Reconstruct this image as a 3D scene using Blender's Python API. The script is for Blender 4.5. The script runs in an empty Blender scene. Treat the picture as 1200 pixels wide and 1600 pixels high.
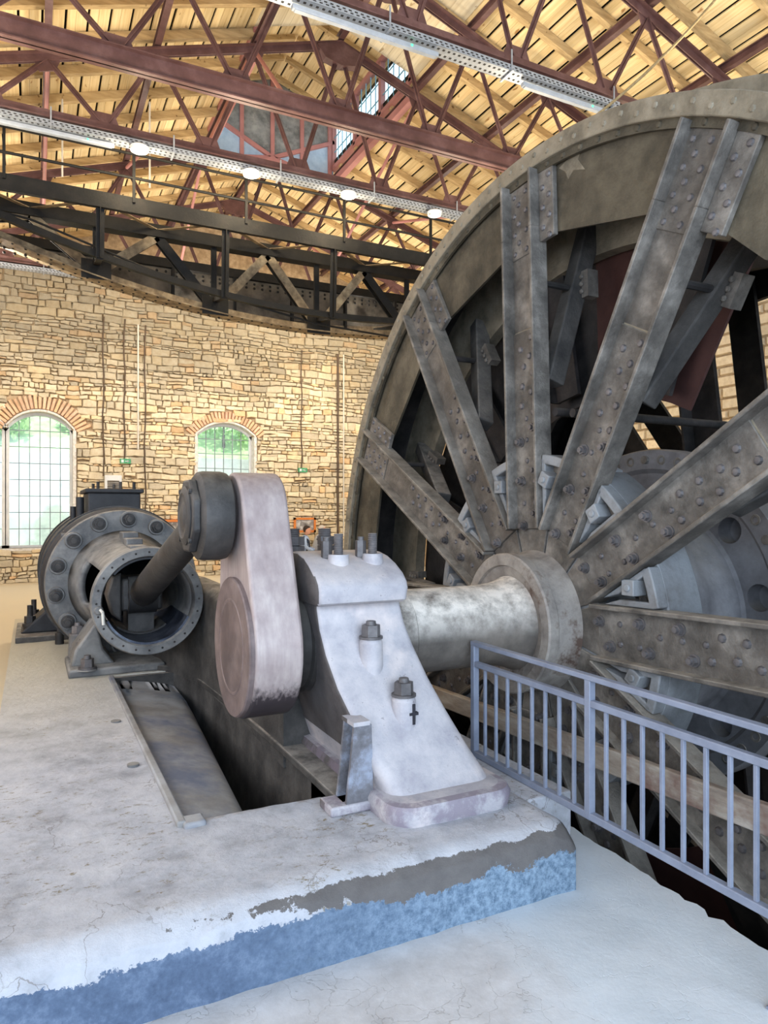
import bpy, bmesh, math, random
from mathutils import Vector, Matrix, noise
R = random.Random(7)
SC = bpy.context.scene
COL = SC.collection
V = Vector
pi = math.pi
rad = math.radians

# ------------------------------------------------------------------ camera
cd = bpy.data.cameras.new('camera')
cam = bpy.data.objects.new('camera', cd); COL.objects.link(cam)
cd.sensor_fit = 'HORIZONTAL'; cd.sensor_width = 36.0; cd.lens = 33.0
cd.clip_start = .05; cd.clip_end = 200
cam.location = (0, 0, 1.7)
cam.rotation_euler = (pi/2, 0, -math.atan2(.4472, .8944))
SC.camera = cam
# ------------------------------------------------------------------ sky
w = bpy.data.worlds.new('sky'); SC.world = w; w.use_nodes = True
bg = w.node_tree.nodes['Background']
bg.inputs['Color'].default_value = (.74, .87, 1.0, 1)
bg.inputs['Strength'].default_value = 1.9
# ------------------------------------------------------------------ lights
def area(name, loc, rot, sx, sy, power, col):
    l = bpy.data.lights.new(name, 'AREA'); l.shape = 'RECTANGLE'; l.size = sx; l.size_y = sy
    l.energy = power; l.color = col
    o = bpy.data.objects.new(name, l); COL.objects.link(o); o.location = loc; o.rotation_euler = rot
    return o
# added area lights standing for assumed daylight
area('assumed_daylight_rear', (1.0, -4.5, 3.6), (rad(82), 0, rad(8)), 7, 4.5, 360, (.60, .77, 1))  # assumed cool daylight from the open rear of the hall
area('added_fill_side', (-2.3, -3.2, 2.7), (rad(86), 0, rad(-46)), 3.5, 3.2, 200, (.58, .75, 1))  # added cool fill turned towards the wheel to brighten its spokes
area('added_fill_left', (-2.5, 5.0, 3.0), (rad(90), 0, rad(-90)), 6, 3.0, 160, (.95, .96, 1))  # added fill for assumed daylight; the left wall has no openings
sun = bpy.data.lights.new('sun', 'SUN'); sun.energy = 3; sun.angle = .02; sun.color = (1, .96, .88)
sun_o = bpy.data.objects.new('sun', sun); COL.objects.link(sun_o); sun_o.rotation_euler = (rad(28), rad(6), 0)
SC.view_settings.view_transform = 'Standard'
SC.view_settings.look = 'None'
SC.view_settings.exposure = 0.35
SC.view_settings.gamma = 1
SC.view_settings.use_curve_mapping = False
try:
    SC.cycles.use_denoising = True
    SC.cycles.max_bounces = 8; SC.cycles.diffuse_bounces = 4
    SC.cycles.transparent_max_bounces = 12
except Exception:
    pass

# ------------------------------------------------------------------ helpers
def lin(c):
    return tuple((x/255/12.92 if x/255 <= .04045 else ((x/255+.055)/1.055)**2.4) for x in c) + (1,)

class MB:
    def __init__(s): s.v = []; s.f = []; s.t = []
    def add(s, vs, fs, tint=None):
        n = len(s.v); s.v += [V(p) for p in vs]; s.f += [tuple(i+n for i in f) for f in fs]
        s.t += [tint]*len(vs); return s
    def box(s, x0, x1, y0, y1, z0, z1, tint=None):
        return s.add([(x0,y0,z0),(x1,y0,z0),(x1,y1,z0),(x0,y1,z0),(x0,y0,z1),(x1,y0,z1),(x1,y1,z1),(x0,y1,z1)],
                     [(0,3,2,1),(4,5,6,7),(0,1,5,4),(1,2,6,5),(2,3,7,6),(3,0,4,7)], tint)
    def obox(s, c, a, b, d):
        c, a, b, d = V(c), V(a), V(b), V(d)
        return s.add([c-a-b-d, c+a-b-d, c+a+b-d, c-a+b-d, c-a-b+d, c+a-b+d, c+a+b+d, c-a+b+d],
                     [(0,3,2,1),(4,5,6,7),(0,1,5,4),(1,2,6,5),(2,3,7,6),(3,0,4,7)])
    def bar(s, p, q, wd, h, up=(0,0,1)):
        p, q = V(p), V(q); d = q-p; u = V(up)
        sd = d.cross(u)
        if sd.length < 1e-5: sd = d.cross(V((1,0,0)))
        sd.normalize(); u = sd.cross(d).normalized()
        return s.obox((p+q)/2, d/2, sd*wd/2, u*h/2)
    def angle(s, p, q, leg, th, up=(0,0,1), flip=1):
        """an L section: two thin legs along p-q"""
        p, q = V(p), V(q); d = q-p; u = V(up); sd = d.cross(u)
        if sd.length < 1e-5: sd = d.cross(V((1,0,0)))
        sd.normalize(); u = sd.cross(d).normalized()
        s.obox((p+q)/2 + u*leg/2*0, d/2, sd*leg/2, u*th/2)
        s.obox((p+q)/2 + sd*flip*(leg/2-th/2) + u*(leg/2), d/2, sd*th/2, u*leg/2)
        return s
    def ring(s, c, ax, r, n, ph=0):
        ax = V(ax).normalized(); a = V((0,0,1)) if abs(ax.z) < .9 else V((1,0,0))
        u = ax.cross(a).normalized(); v2 = ax.cross(u)
        return [V(c)+u*math.cos(ph+2*pi*k/n)*r+v2*math.sin(ph+2*pi*k/n)*r for k in range(n)]
    def tube(s, p, q, r, r2=None, n=12, ph=0):
        p, q = V(p), V(q); r2 = r if r2 is None else r2
        a = s.ring(p, q-p, r, n, ph); b = s.ring(q, q-p, r2, n, ph)
        fs = [(k, (k+1) % n, n+(k+1) % n, n+k) for k in range(n)]
        fs += [tuple(range(n-1, -1, -1)), tuple(range(n, 2*n))]
        return s.add(a+b, fs)
    def path(s, pts, r, n=8):
        for a, b in zip(pts[:-1], pts[1:]): s.tube(a, b, r, n=n)
        return s
    def lathe(s, prof, o, ax='X', n=48, closed=True, a0=0, a1=2*pi):
        """prof: (along axis, radius); closed profile makes a solid ring"""
        o = V(o); full = abs(a1-a0-2*pi) < 1e-6
        m = n if full else n+1; L = len(prof); vs = []
        for k in range(m):
            a = a0+(a1-a0)*k/n; c, sn = math.cos(a), math.sin(a)
            for (t, r) in prof:
                vs.append(o + (V((t, -c*r, sn*r)) if ax == 'X' else V((c*r, t, sn*r)) if ax == 'Y' else V((c*r, sn*r, t))))
        fs = []
        for k in range(n):
            k2 = (k+1) % m
            for j in range(L if closed else L-1):
                j2 = (j+1) % L
                fs.append((k*L+j, k*L+j2, k2*L+j2, k2*L+j))
        if not full and closed:
            fs.append(tuple(range(L))); fs.append(tuple(n*L+j for j in range(L-1, -1, -1)))
        return s.add(vs, fs)
    def prism(s, poly, o, u, v, d):
        o, u, v, d = V(o), V(u), V(v), V(d); n = len(poly)
        a = [o+u*x+v*y for x, y in poly]; b = [p+d for p in a]
        return s.add(a+b, [tuple(range(n-1, -1, -1)), tuple(range(n, 2*n))]+[(k, (k+1) % n, n+(k+1) % n, n+k) for k in range(n)])
    def loft(s, rings, cap=True):
        n = len(rings[0]); b = len(s.v); vs = []; fs = []
        for r in rings: vs += r
        for i in range(len(rings)-1):
            fs += [(i*n+k, i*n+(k+1) % n, (i+1)*n+(k+1) % n, (i+1)*n+k) for k in range(n)]
        if cap: fs += [tuple(range(n-1, -1, -1)), tuple(range((len(rings)-1)*n, len(rings)*n))]
        return s.add(vs, fs)
    def dome(s, c, ax, r, h, n=8):
        c, ax = V(c), V(ax).normalized()
        a = s.ring(c, ax, r, n); b = s.ring(c+ax*h*.65, ax, r*.75, n)
        return s.add(a+b+[c+ax*h], [(k, (k+1) % n, n+(k+1) % n, n+k) for k in range(n)]+[(n+k, n+(k+1) % n, 2*n) for k in range(n)])
    def hexbolt(s, c, ax, r, h):
        c, ax = V(c), V(ax).normalized(); ph = R.random()
        s.tube(c-ax*.01, c+ax*h*.2, r*1.35, n=14)
        s.tube(c+ax*h*.2, c+ax*h, r, r*.97, n=6, ph=ph)
        s.tube(c+ax*h, c+ax*h*1.35, r*.55, r*.5, n=10); return s
    def build(s, name, mat, parent=None, smooth=38, bevel=0, org=None, seg=2):
        me = bpy.data.meshes.new(name)
        if parent is not None: o = ORG.get(parent, V((0,0,0)))
        elif org is not None: o = V(org)
        else:
            xs = [p.x for p in s.v]; ys = [p.y for p in s.v]
            o = V(((min(xs)+max(xs))/2, (min(ys)+max(ys))/2, min(p.z for p in s.v)))
        me.from_pydata([p-o for p in s.v], [], s.f)
        bm = bmesh.new(); bm.from_mesh(me); bmesh.ops.recalc_face_normals(bm, faces=bm.faces); bm.to_mesh(me); bm.free()
        if any(t is not None for t in s.t):
            ca = me.color_attributes.new('tint', 'FLOAT_COLOR', 'POINT')
            for k, t in enumerate(s.t): ca.data[k].color = (t if t else (1,1,1,1))
        me.materials.append(mat)
        ob = bpy.data.objects.new(name, me); COL.objects.link(ob)
        if smooth:
            me.polygons.foreach_set('use_smooth', [True]*len(me.polygons)); me.set_sharp_from_angle(angle=rad(smooth))
        if bevel:
            b = ob.modifiers.new('bevel', 'BEVEL'); b.width = bevel; b.segments = seg; b.limit_method = 'ANGLE'; b.angle_limit = rad(40)
        if parent is not None:
            ob.parent = parent; ORG[ob] = o
        else:
            ob.location = o; ORG[ob] = o
        return ob
ORG = {}
def tag(o, label, cat, group=None, kind=None):
    if label: o['label'] = label
    if cat: o['category'] = cat
    if group: o['group'] = group
    if kind: o['kind'] = kind
    return o
def empty(name, loc, label=None, cat=None, group=None, kind=None):
    o = bpy.data.objects.new(name, None); COL.objects.link(o); o.location = loc; o.empty_display_size = .1
    ORG[o] = V(loc); return tag(o, label, cat, group, kind)
def struct(o): o['kind'] = 'structure'; return o
def stuff(o): o['kind'] = 'stuff'; return o
def dup(o, parent=None, rot=None, loc=None):
    c = o.copy(); COL.objects.link(c)
    if parent is not None: c.parent = parent
    if rot is not None: c.rotation_euler = rot
    if loc is not None: c.location = loc
    for ch in list(o.children): dup(ch, c)
    return c

# ------------------------------------------------------------------ materials
def nodes(name):
    m = bpy.data.materials.new(name); m.use_nodes = True
    nt = m.node_tree; return m, nt, nt.nodes['Principled BSDF']
def N(nt, t, **kw):
    n = nt.nodes.new(t)
    for k, v in kw.items(): setattr(n, k, v)
    return n
def mixc(nt, fac, a, b, mode='MIX'):
    n = N(nt, 'ShaderNodeMix', data_type='RGBA', blend_type=mode)
    for sock, val in ((n.inputs[0], fac), (n.inputs[6], a), (n.inputs[7], b)):
        if hasattr(val, 'is_linked'): nt.links.new(val, sock)
        else: sock.default_value = val
    return n.outputs[2]
def coords(nt, space='object', rnd=True):
    if space == 'world': out = N(nt, 'ShaderNodeNewGeometry').outputs['Position']
    else: out = N(nt, 'ShaderNodeTexCoord').outputs['Object']
    if rnd:
        oi = N(nt, 'ShaderNodeObjectInfo'); mul = N(nt, 'ShaderNodeMath', operation='MULTIPLY'); mul.inputs[1].default_value = 37
        nt.links.new(oi.outputs['Random'], mul.inputs[0])
        ad = N(nt, 'ShaderNodeVectorMath', operation='ADD'); nt.links.new(out, ad.inputs[0]); nt.links.new(mul.outputs[0], ad.inputs[1]); out = ad.outputs[0]
    return out
def noi(nt, vec, scale, detail=6, rough=.6, stretch=None):
    if stretch:
        mp = N(nt, 'ShaderNodeMapping'); mp.inputs['Scale'].default_value = stretch; nt.links.new(vec, mp.inputs[0]); vec = mp.outputs[0]
    n = N(nt, 'ShaderNodeTexNoise'); n.inputs['Scale'].default_value = scale; n.inputs['Detail'].default_value = detail; n.inputs['Roughness'].default_value = rough
    nt.links.new(vec, n.inputs['Vector']); return n.outputs['Fac']
def ramp(nt, fac, stops):
    r = N(nt, 'ShaderNodeValToRGB'); el = r.color_ramp.elements
    while len(el) < len(stops): el.new(.5)
    for e, (p, c) in zip(el, stops): e.position = p; e.color = c
    nt.links.new(fac, r.inputs[0]); return r.outputs[0]
def rampv(nt, fac, a, b):
    n = N(nt, 'ShaderNodeMapRange'); n.inputs[1].default_value = a; n.inputs[2].default_value = b; n.clamp = True
    nt.links.new(fac, n.inputs[0]); return n.outputs[0]
def math_(nt, op, a, b=0, clamp=False):
    n = N(nt, 'ShaderNodeMath', operation=op, use_clamp=clamp)
    for s, v in ((n.inputs[0], a), (n.inputs[1], b)):
        if hasattr(v, 'is_linked'): nt.links.new(v, s)
        else: s.default_value = v
    return n.outputs[0]
def M(name, cols, scale=4, rough=.75, metal=0, bump=.15, bscale=30, rnd=0, tint=False, dust=None, dustamt=.6, dustr=(.25, .95), stretch=None, big=None, spec=.4):
    """noise-mottled procedural material; dust = colour of the dust lying on up-facing faces"""
    m, nt, p = nodes(name); vec = coords(nt)
    f = noi(nt, vec, scale, 8, .65, stretch)
    cs = [lin(c) for c in cols]
    k = len(cs); stops = [(.33+.34*i/max(1, k-1), c) for i, c in enumerate(cs)]
    col = ramp(nt, f, stops) if k > 1 else cs[0]
    if big:
        f2 = rampv(nt, noi(nt, vec, big[0], 5, .7), big[2] if len(big) > 2 else .5, big[3] if len(big) > 3 else .68)
        col = mixc(nt, f2, col, lin(big[1]))
    if dust:
        g = N(nt, 'ShaderNodeNewGeometry'); sx = N(nt, 'ShaderNodeSeparateXYZ'); nt.links.new(g.outputs['Normal'], sx.inputs[0])
        up = rampv(nt, sx.outputs[2], *dustr); nn = rampv(nt, noi(nt, vec, 7, 6, .7), .3, .6)
        col = mixc(nt, math_(nt, 'MULTIPLY', math_(nt, 'MULTIPLY', up, nn), dustamt), col, lin(dust))
    if rnd:
        oi = N(nt, 'ShaderNodeObjectInfo'); v = N(nt, 'ShaderNodeMapRange'); v.inputs[3].default_value = 1-rnd; v.inputs[4].default_value = 1+rnd
        nt.links.new(oi.outputs['Random'], v.inputs[0])
        hs = N(nt, 'ShaderNodeHueSaturation'); nt.links.new(v.outputs[0], hs.inputs['Value'])
        if hasattr(col, 'is_linked'): nt.links.new(col, hs.inputs['Color'])
        else: hs.inputs['Color'].default_value = col
        col = hs.outputs[0]
    if tint:
        a = N(nt, 'ShaderNodeAttribute', attribute_name='tint'); col = mixc(nt, 1.0, col, a.outputs['Color'], 'MULTIPLY')
    if hasattr(col, 'is_linked'): nt.links.new(col, p.inputs['Base Color'])
    else: p.inputs['Base Color'].default_value = col
    p.inputs['Roughness'].default_value = rough; p.inputs['Metallic'].default_value = metal
    p.inputs['Specular IOR Level'].default_value = spec
    if bump:
        b = N(nt, 'ShaderNodeBump'); b.inputs['Strength'].default_value = bump; b.inputs['Distance'].default_value = .02
        nt.links.new(noi(nt, vec, bscale, 6, .7, stretch), b.inputs['Height']); nt.links.new(b.outputs[0], p.inputs['Normal'])
    return m
def emit(name, col, st):
    m, nt, p = nodes(name); p.inputs['Base Color'].default_value = lin(col)
    p.inputs['Emission Color'].default_value = lin(col); p.inputs['Emission Strength'].default_value = st; return m

m_steel = M('steel_weathered', [(72,68,63),(108,102,95),(146,139,130)], 5, .55, .15, .5, 45, dust=(190,180,166), dustamt=.6, big=(1.3,(84,77,70)))
m_rim = M('rim_steel_dusty', [(104,96,82),(134,124,106),(152,142,124)], 6, .65, .15, .4, 40, dust=(176,166,148))
m_plate = M('rim_plate_steel', [(50,46,37),(78,71,58),(102,94,78)], 3.2, .6, .15, .45, 38, big=(1.1,(122,113,96),.55,.75))
m_dark = M('dark_inner_steel', [(30,29,28),(46,43,42),(64,58,56)], 5, .7, .2, .3, 30, dust=(130,122,112), dustamt=.4)
m_red = M('old_red_lead', [(60,34,30),(78,48,42)], 4, .8, 0, .2, 30)
m_bolt = M('bolt_steel', [(84,80,80),(116,111,110)], 12, .5, .35, .2, 60, rnd=.2)
m_casting = M('sector_casting_paint', [(112,112,112),(140,142,144),(160,162,164)], 4, .6, .05, .3, 35, big=(2,(90,86,84)))
m_drum = M('hub_drum_paint', [(98,96,98),(124,122,124),(142,142,144)], 3, .6, .1, .25, 30, dust=(160,150,135))
m_shaft = M('shaft_dusty', [(84,78,72),(108,100,92),(132,122,112)], 3, .6, .1, .3, 30, dust=(232,222,210), dustamt=1, dustr=(-.15, .6), stretch=(1,1,1))
m_hubring = M('hub_ring_steel', [(118,110,104),(150,142,134),(172,164,154)], 6, .6, .2, .3, 40, big=(3,(92,74,64),.52,.62))
m_gun = M('black_rod_steel', [(44,42,41),(60,57,55),(78,74,71)], 4, .55, .3, .25, 25, dust=(140,134,126), dustamt=.55, big=(2.5,(38,38,40)))
m_bell = M('cylinder_grey_iron', [(78,78,79),(104,103,102),(132,130,127)], 3.5, .6, .2, .25, 28, dust=(170,168,164), dustamt=.6, big=(1.6,(140,138,134),.52,.7))
m_barrel = M('cylinder_black_jacket', [(40,40,42),(58,58,60)], 4, .6, .2, .15, 25, dust=(110,110,112), dustamt=.4)
m_bore = M('oily_bore', [(40,44,54),(64,70,84),(110,116,128)], 6, .35, .5, .2, 25)
m_bed = M('engine_bed_dark_iron', [(48,46,45),(70,67,64),(92,88,84)], 4, .7, .1, .35, 40, dust=(168,160,150), dustamt=.8)
m_pipe = M('conduit_dark', [(74,58,46),(96,80,64)], 5, .6)
m_pipew = M('conduit_pale', [(206,200,188),(222,216,204)], 5, .5)
m_rail = M('railing_grey_blue_paint', [(124,130,146),(142,148,164)], 8, .45, .1, .1, 60)
m_timber = M('dusty_guide_beam', [(126,114,104),(160,148,134),(186,178,168)], 4, .8, 0, .4, 30, big=(2,(126,100,90),.56,.68), stretch=(3,.6,3))
m_mauve = M('mauve_steel_paint', [(78,54,52),(94,66,64),(112,84,82)], 3, .5, .05, .08, 40, big=(1.2,(78,50,48)))
m_mauvel = M('pink_brace_paint', [(168,112,108),(184,128,122)], 3, .55, 0, .05, 40)
m_black = M('crane_black_sooty_steel', [(10,9,8),(18,17,15),(32,29,25)], 4, .65, .1, .3, 35, dust=(96,84,66), dustamt=.45)
m_crane_lt = M('crane_dusty_lattice', [(88,75,58),(136,118,92),(174,156,124)], 5, .75, .05, .3, 35)
m_crane_web = M('crane_web_plate', [(74,68,58),(104,96,84),(126,116,100)], 2, .8, .05, .3, 20, big=(.9,(44,40,36)))
m_zinc = M('galvanised_tray', [(140,146,154),(166,172,180)], 14, .45, .3, .05)
m_white = M('white_frame_paint', [(214,218,220),(232,234,234)], 5, .5)
m_sheet = M('roof_sheeting_dark', [(16,13,11),(26,22,18)], 3, .9)
m_green = M('exit_sign_green', [(60,150,104),(70,160,112)], 5, .5)
m_glow = emit('lamp_glow', (255,226,170), 60)
m_strip = M('strip_light_plastic', [(150,156,164),(172,178,186)], 6, .5)
m_led = emit('led_green', (60,255,120), 3)

def wood(name, cols, rnd=.22, ax=(14, .5, 14)):
    m, nt, p = nodes(name); vec = coords(nt)
    g = noi(nt, vec, 1.6, 7, .65, ax)
    col = ramp(nt, g, [(.3, lin(cols[0])), (.5, lin(cols[1])), (.7, lin(cols[2]))])
    kn = noi(nt, vec, 4.5, 2, .5, (2.2, .8, 2.2)); col = mixc(nt, rampv(nt, kn, .68, .74), col, lin(cols[3]))
    oi = N(nt, 'ShaderNodeObjectInfo'); v = N(nt, 'ShaderNodeMapRange'); v.inputs[3].default_value = 1-rnd; v.inputs[4].default_value = 1+rnd*.6
    nt.links.new(oi.outputs['Random'], v.inputs[0]); hs = N(nt, 'ShaderNodeHueSaturation'); nt.links.new(v.outputs[0], hs.inputs['Value']); nt.links.new(col, hs.inputs['Color'])
    nt.links.new(hs.outputs[0], p.inputs['Base Color']); p.inputs['Roughness'].default_value = .8; p.inputs['Specular IOR Level'].default_value = .2
    b = N(nt, 'ShaderNodeBump'); b.inputs['Strength'].default_value = .15; nt.links.new(g, b.inputs['Height']); nt.links.new(b.outputs[0], p.inputs['Normal'])
    return m
m_board = wood('roof_board_pine', [(208,178,128),(228,202,152),(238,216,172),(166,124,78)])
m_boardp = wood('roof_board_pale', [(206,190,158),(222,208,178),(232,220,192),(176,154,120)], .1)
m_rafter = wood('rafter_timber', [(158,132,92),(190,162,118),(210,184,138),(120,94,62)], .15, (1.2, 14, 8))
m_orange = M('orange_wood_frame', [(206,118,52),(224,138,66)], 6, .5)

def stone_mat(name, c):
    m, nt, p = nodes(name); vec = coords(nt)
    a = N(nt, 'ShaderNodeAttribute', attribute_name='tint')
    f = ramp(nt, noi(nt, vec, 9, 7, .7), [(.3, lin(c[0])), (.5, lin(c[1])), (.72, lin(c[2]))])
    col = mixc(nt, 1.0, f, a.outputs['Color'], 'MULTIPLY')
    nt.links.new(col, p.inputs['Base Color']); p.inputs['Roughness'].default_value = .9; p.inputs['Specular IOR Level'].default_value = .15
    b = N(nt, 'ShaderNodeBump'); b.inputs['Strength'].default_value = .5; b.inputs['Distance'].default_value = .03
    nt.links.new(noi(nt, vec, 14, 8, .7), b.inputs['Height']); nt.links.new(b.outputs[0], p.inputs['Normal']); return m
m_stone = stone_mat('rubble_stone', [(212,196,168),(232,218,190),(244,234,212)])
m_brick = stone_mat('arch_brick', [(212,172,142),(228,192,162),(238,208,182)])
m_mortar = M('lime_mortar', [(150,128,100),(180,156,124),(204,182,150)], 6, .95, 0, .5, 25)

def plinth_mat():
    m, nt, p = nodes('worn_plinth_concrete'); pos = coords(nt, 'world', False)
    sx = N(nt, 'ShaderNodeSeparateXYZ'); nt.links.new(pos, sx.inputs[0]); X, Y, Z = sx.outputs
    fine = noi(nt, pos, 26, 8, .75); mid = noi(nt, pos, 5, 7, .65); bigN = noi(nt, pos, 1.6, 5, .6)
    top = ramp(nt, mid, [(.28, lin((146,146,150))), (.5, lin((182,182,187))), (.72, lin((200,199,202)))])
    top = mixc(nt, math_(nt, 'MULTIPLY', rampv(nt, noi(nt, pos, 16, 8, .8, (1, 1.6, 1)), .55, .63), rampv(nt, bigN, .47, .58)), top, lin((128,116,90)))
    vo = N(nt, 'ShaderNodeTexVoronoi', feature='DISTANCE_TO_EDGE'); vo.inputs['Scale'].default_value = 2.6
    nz = N(nt, 'ShaderNodeTexNoise'); nz.inputs['Scale'].default_value = 4; nz.inputs['Detail'].default_value = 7; nt.links.new(pos, nz.inputs[0])
    wv = N(nt, 'ShaderNodeVectorMath', operation='MULTIPLY_ADD'); wv.inputs[1].default_value = (.5,.5,.5); nt.links.new(nz.outputs['Color'], wv.inputs[0]); nt.links.new(pos, wv.inputs[2]); nt.links.new(wv.outputs[0], vo.inputs['Vector'])
    crk = math_(nt, 'MULTIPLY', math_(nt, 'LESS_THAN', vo.outputs['Distance'], .006), rampv(nt, noi(nt, pos, 1.9, 4, .6), .5, .58))
    top = mixc(nt, math_(nt, 'MULTIPLY', crk, .6), top, lin((120,112,104)))   # scattered worn specks
    # warmer, dustier concrete towards the cylinder
    top = mixc(nt, rampv(nt, Y, 4.2, 7.5), top, lin((196,188,168)))
    # painted skirt: blue-grey paint up to a ragged line
    edge = math_(nt, 'ADD', math_(nt, 'MULTIPLY', math_(nt, 'SUBTRACT', noi(nt, pos, 4, 10, .8), .5), .20), math_(nt, 'MULTIPLY', math_(nt, 'SUBTRACT', X, .9), .012))
    lim = math_(nt, 'ADD', edge, .205)
    below = math_(nt, 'MULTIPLY', math_(nt, 'LESS_THAN', Z, lim), math_(nt, 'LESS_THAN', Y, 2.75))
    paint = ramp(nt, math_(nt, 'ADD', math_(nt, 'MULTIPLY', noi(nt, pos, 7, 8, .75), .6), math_(nt, 'MULTIPLY', noi(nt, pos, 38, 6, .75), .4)), [(.28, lin((62,74,94))), (.5, lin((90,105,128))), (.72, lin((132,146,166)))])
    paint = mixc(nt, rampv(nt, X, .6, 1.7), paint, mixc(nt, rampv(nt, noi(nt, pos, 34, 6, .75), .36, .62), lin((84,104,124)), lin((140,160,178))))
    col = mixc(nt, below, top, paint)
    # exposed grey mortar under the chipped lip, right half
    ln = math_(nt, 'ADD', Z, math_(nt, 'MULTIPLY', math_(nt, 'SUBTRACT', noi(nt, pos, 3.5, 10, .78), .5), .36))
    band = math_(nt, 'MULTIPLY', math_(nt, 'GREATER_THAN', math_(nt, 'SUBTRACT', ln, math_(nt, 'MULTIPLY', math_(nt, 'SUBTRACT', 1.25, X, True), .16)), .165), math_(nt, 'LESS_THAN', math_(nt, 'ADD', Z, math_(nt, 'MULTIPLY', math_(nt, 'SUBTRACT', noi(nt, pos, 9, 8, .8), .5), .06)), .274))
    band = math_(nt, 'MULTIPLY', band, math_(nt, 'GREATER_THAN', math_(nt, 'ADD', X, math_(nt, 'MULTIPLY', mid, .7)), .80))
    band = math_(nt, 'MULTIPLY', band, math_(nt, 'LESS_THAN', Y, 2.75))
    col = mixc(nt, band, col, mixc(nt, mid, lin((72,69,70)), lin((128,122,118))))
    nt.links.new(col, p.inputs['Base Color']); p.inputs['Roughness'].default_value = .9; p.inputs['Specular IOR Level'].default_value = .2
    b = N(nt, 'ShaderNodeBump'); b.inputs['Strength'].default_value = .5; b.inputs['Distance'].default_value = .02
    nt.links.new(math_(nt, 'ADD', fine, mid), b.inputs['Height']); nt.links.new(b.outputs[0], p.inputs['Normal']); return m
m_plinth = plinth_mat()
def floor_mat():
    m, nt, p = nodes('floor_screed'); pos = coords(nt, 'world', False)
    sx = N(nt, 'ShaderNodeSeparateXYZ'); nt.links.new(pos, sx.inputs[0]); X, Y, Z = sx.outputs
    mid = noi(nt, pos, 4, 8, .7); fine = noi(nt, pos, 30, 6, .7)
    old = ramp(nt, mid, [(.3, lin((176,172,170))), (.55, lin((202,199,198))), (.7, lin((214,212,212)))])
    vo = N(nt, 'ShaderNodeTexVoronoi', feature='DISTANCE_TO_EDGE'); vo.inputs['Scale'].default_value = 6
    wv = N(nt, 'ShaderNodeVectorMath', operation='ADD'); sc_ = N(nt, 'ShaderNodeVectorMath', operation='SCALE'); sc_.inputs[3].default_value = .35
    nz = N(nt, 'ShaderNodeTexNoise'); nz.inputs['Scale'].default_value = 5; nz.inputs['Detail'].default_value = 6; nt.links.new(pos, nz.inputs[0]); nt.links.new(nz.outputs['Color'], sc_.inputs[0])
    nt.links.new(pos, wv.inputs[0]); nt.links.new(sc_.outputs[0], wv.inputs[1]); nt.links.new(wv.outputs[0], vo.inputs['Vector'])
    cr = rampv(nt, vo.outputs['Distance'], .014, .0)
    crk = math_(nt, 'MULTIPLY', cr, rampv(nt, noi(nt, pos, 2.3, 4, .6), .46, .56))
    old = mixc(nt, math_(nt, 'MULTIPLY', crk, .55), old, lin((150,144,138)))
    new = ramp(nt, noi(nt, pos, 2.2, 7, .6), [(.3, lin((188,194,198))), (.6, lin((208,212,215)))])
    t = math_(nt, 'ADD', math_(nt, 'SUBTRACT', math_(nt, 'MULTIPLY', X, .9), math_(nt, 'MULTIPLY', Y, .1)), math_(nt, 'MULTIPLY', math_(nt, 'SUBTRACT', noi(nt, pos, 3, 6, .6), .5), .7))
    col = mixc(nt, rampv(nt, t, 1.15, 1.45), old, new)
    far = rampv(nt, Y, 3.0, 6); col = mixc(nt, far, col, lin((206,194,170)))
    nt.links.new(col, p.inputs['Base Color']); p.inputs['Roughness'].default_value = .8; p.inputs['Specular IOR Level'].default_value = .25
    b = N(nt, 'ShaderNodeBump'); b.inputs['Strength'].default_value = .3; b.inputs['Distance'].default_value = .015
    nt.links.new(math_(nt, 'ADD', math_(nt, 'ADD', mid, math_(nt, 'MULTIPLY', fine, .4)), math_(nt, 'MULTIPLY', crk, -.6)), b.inputs['Height']); nt.links.new(b.outputs[0], p.inputs['Normal']); return m
m_floor = floor_mat()
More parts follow.
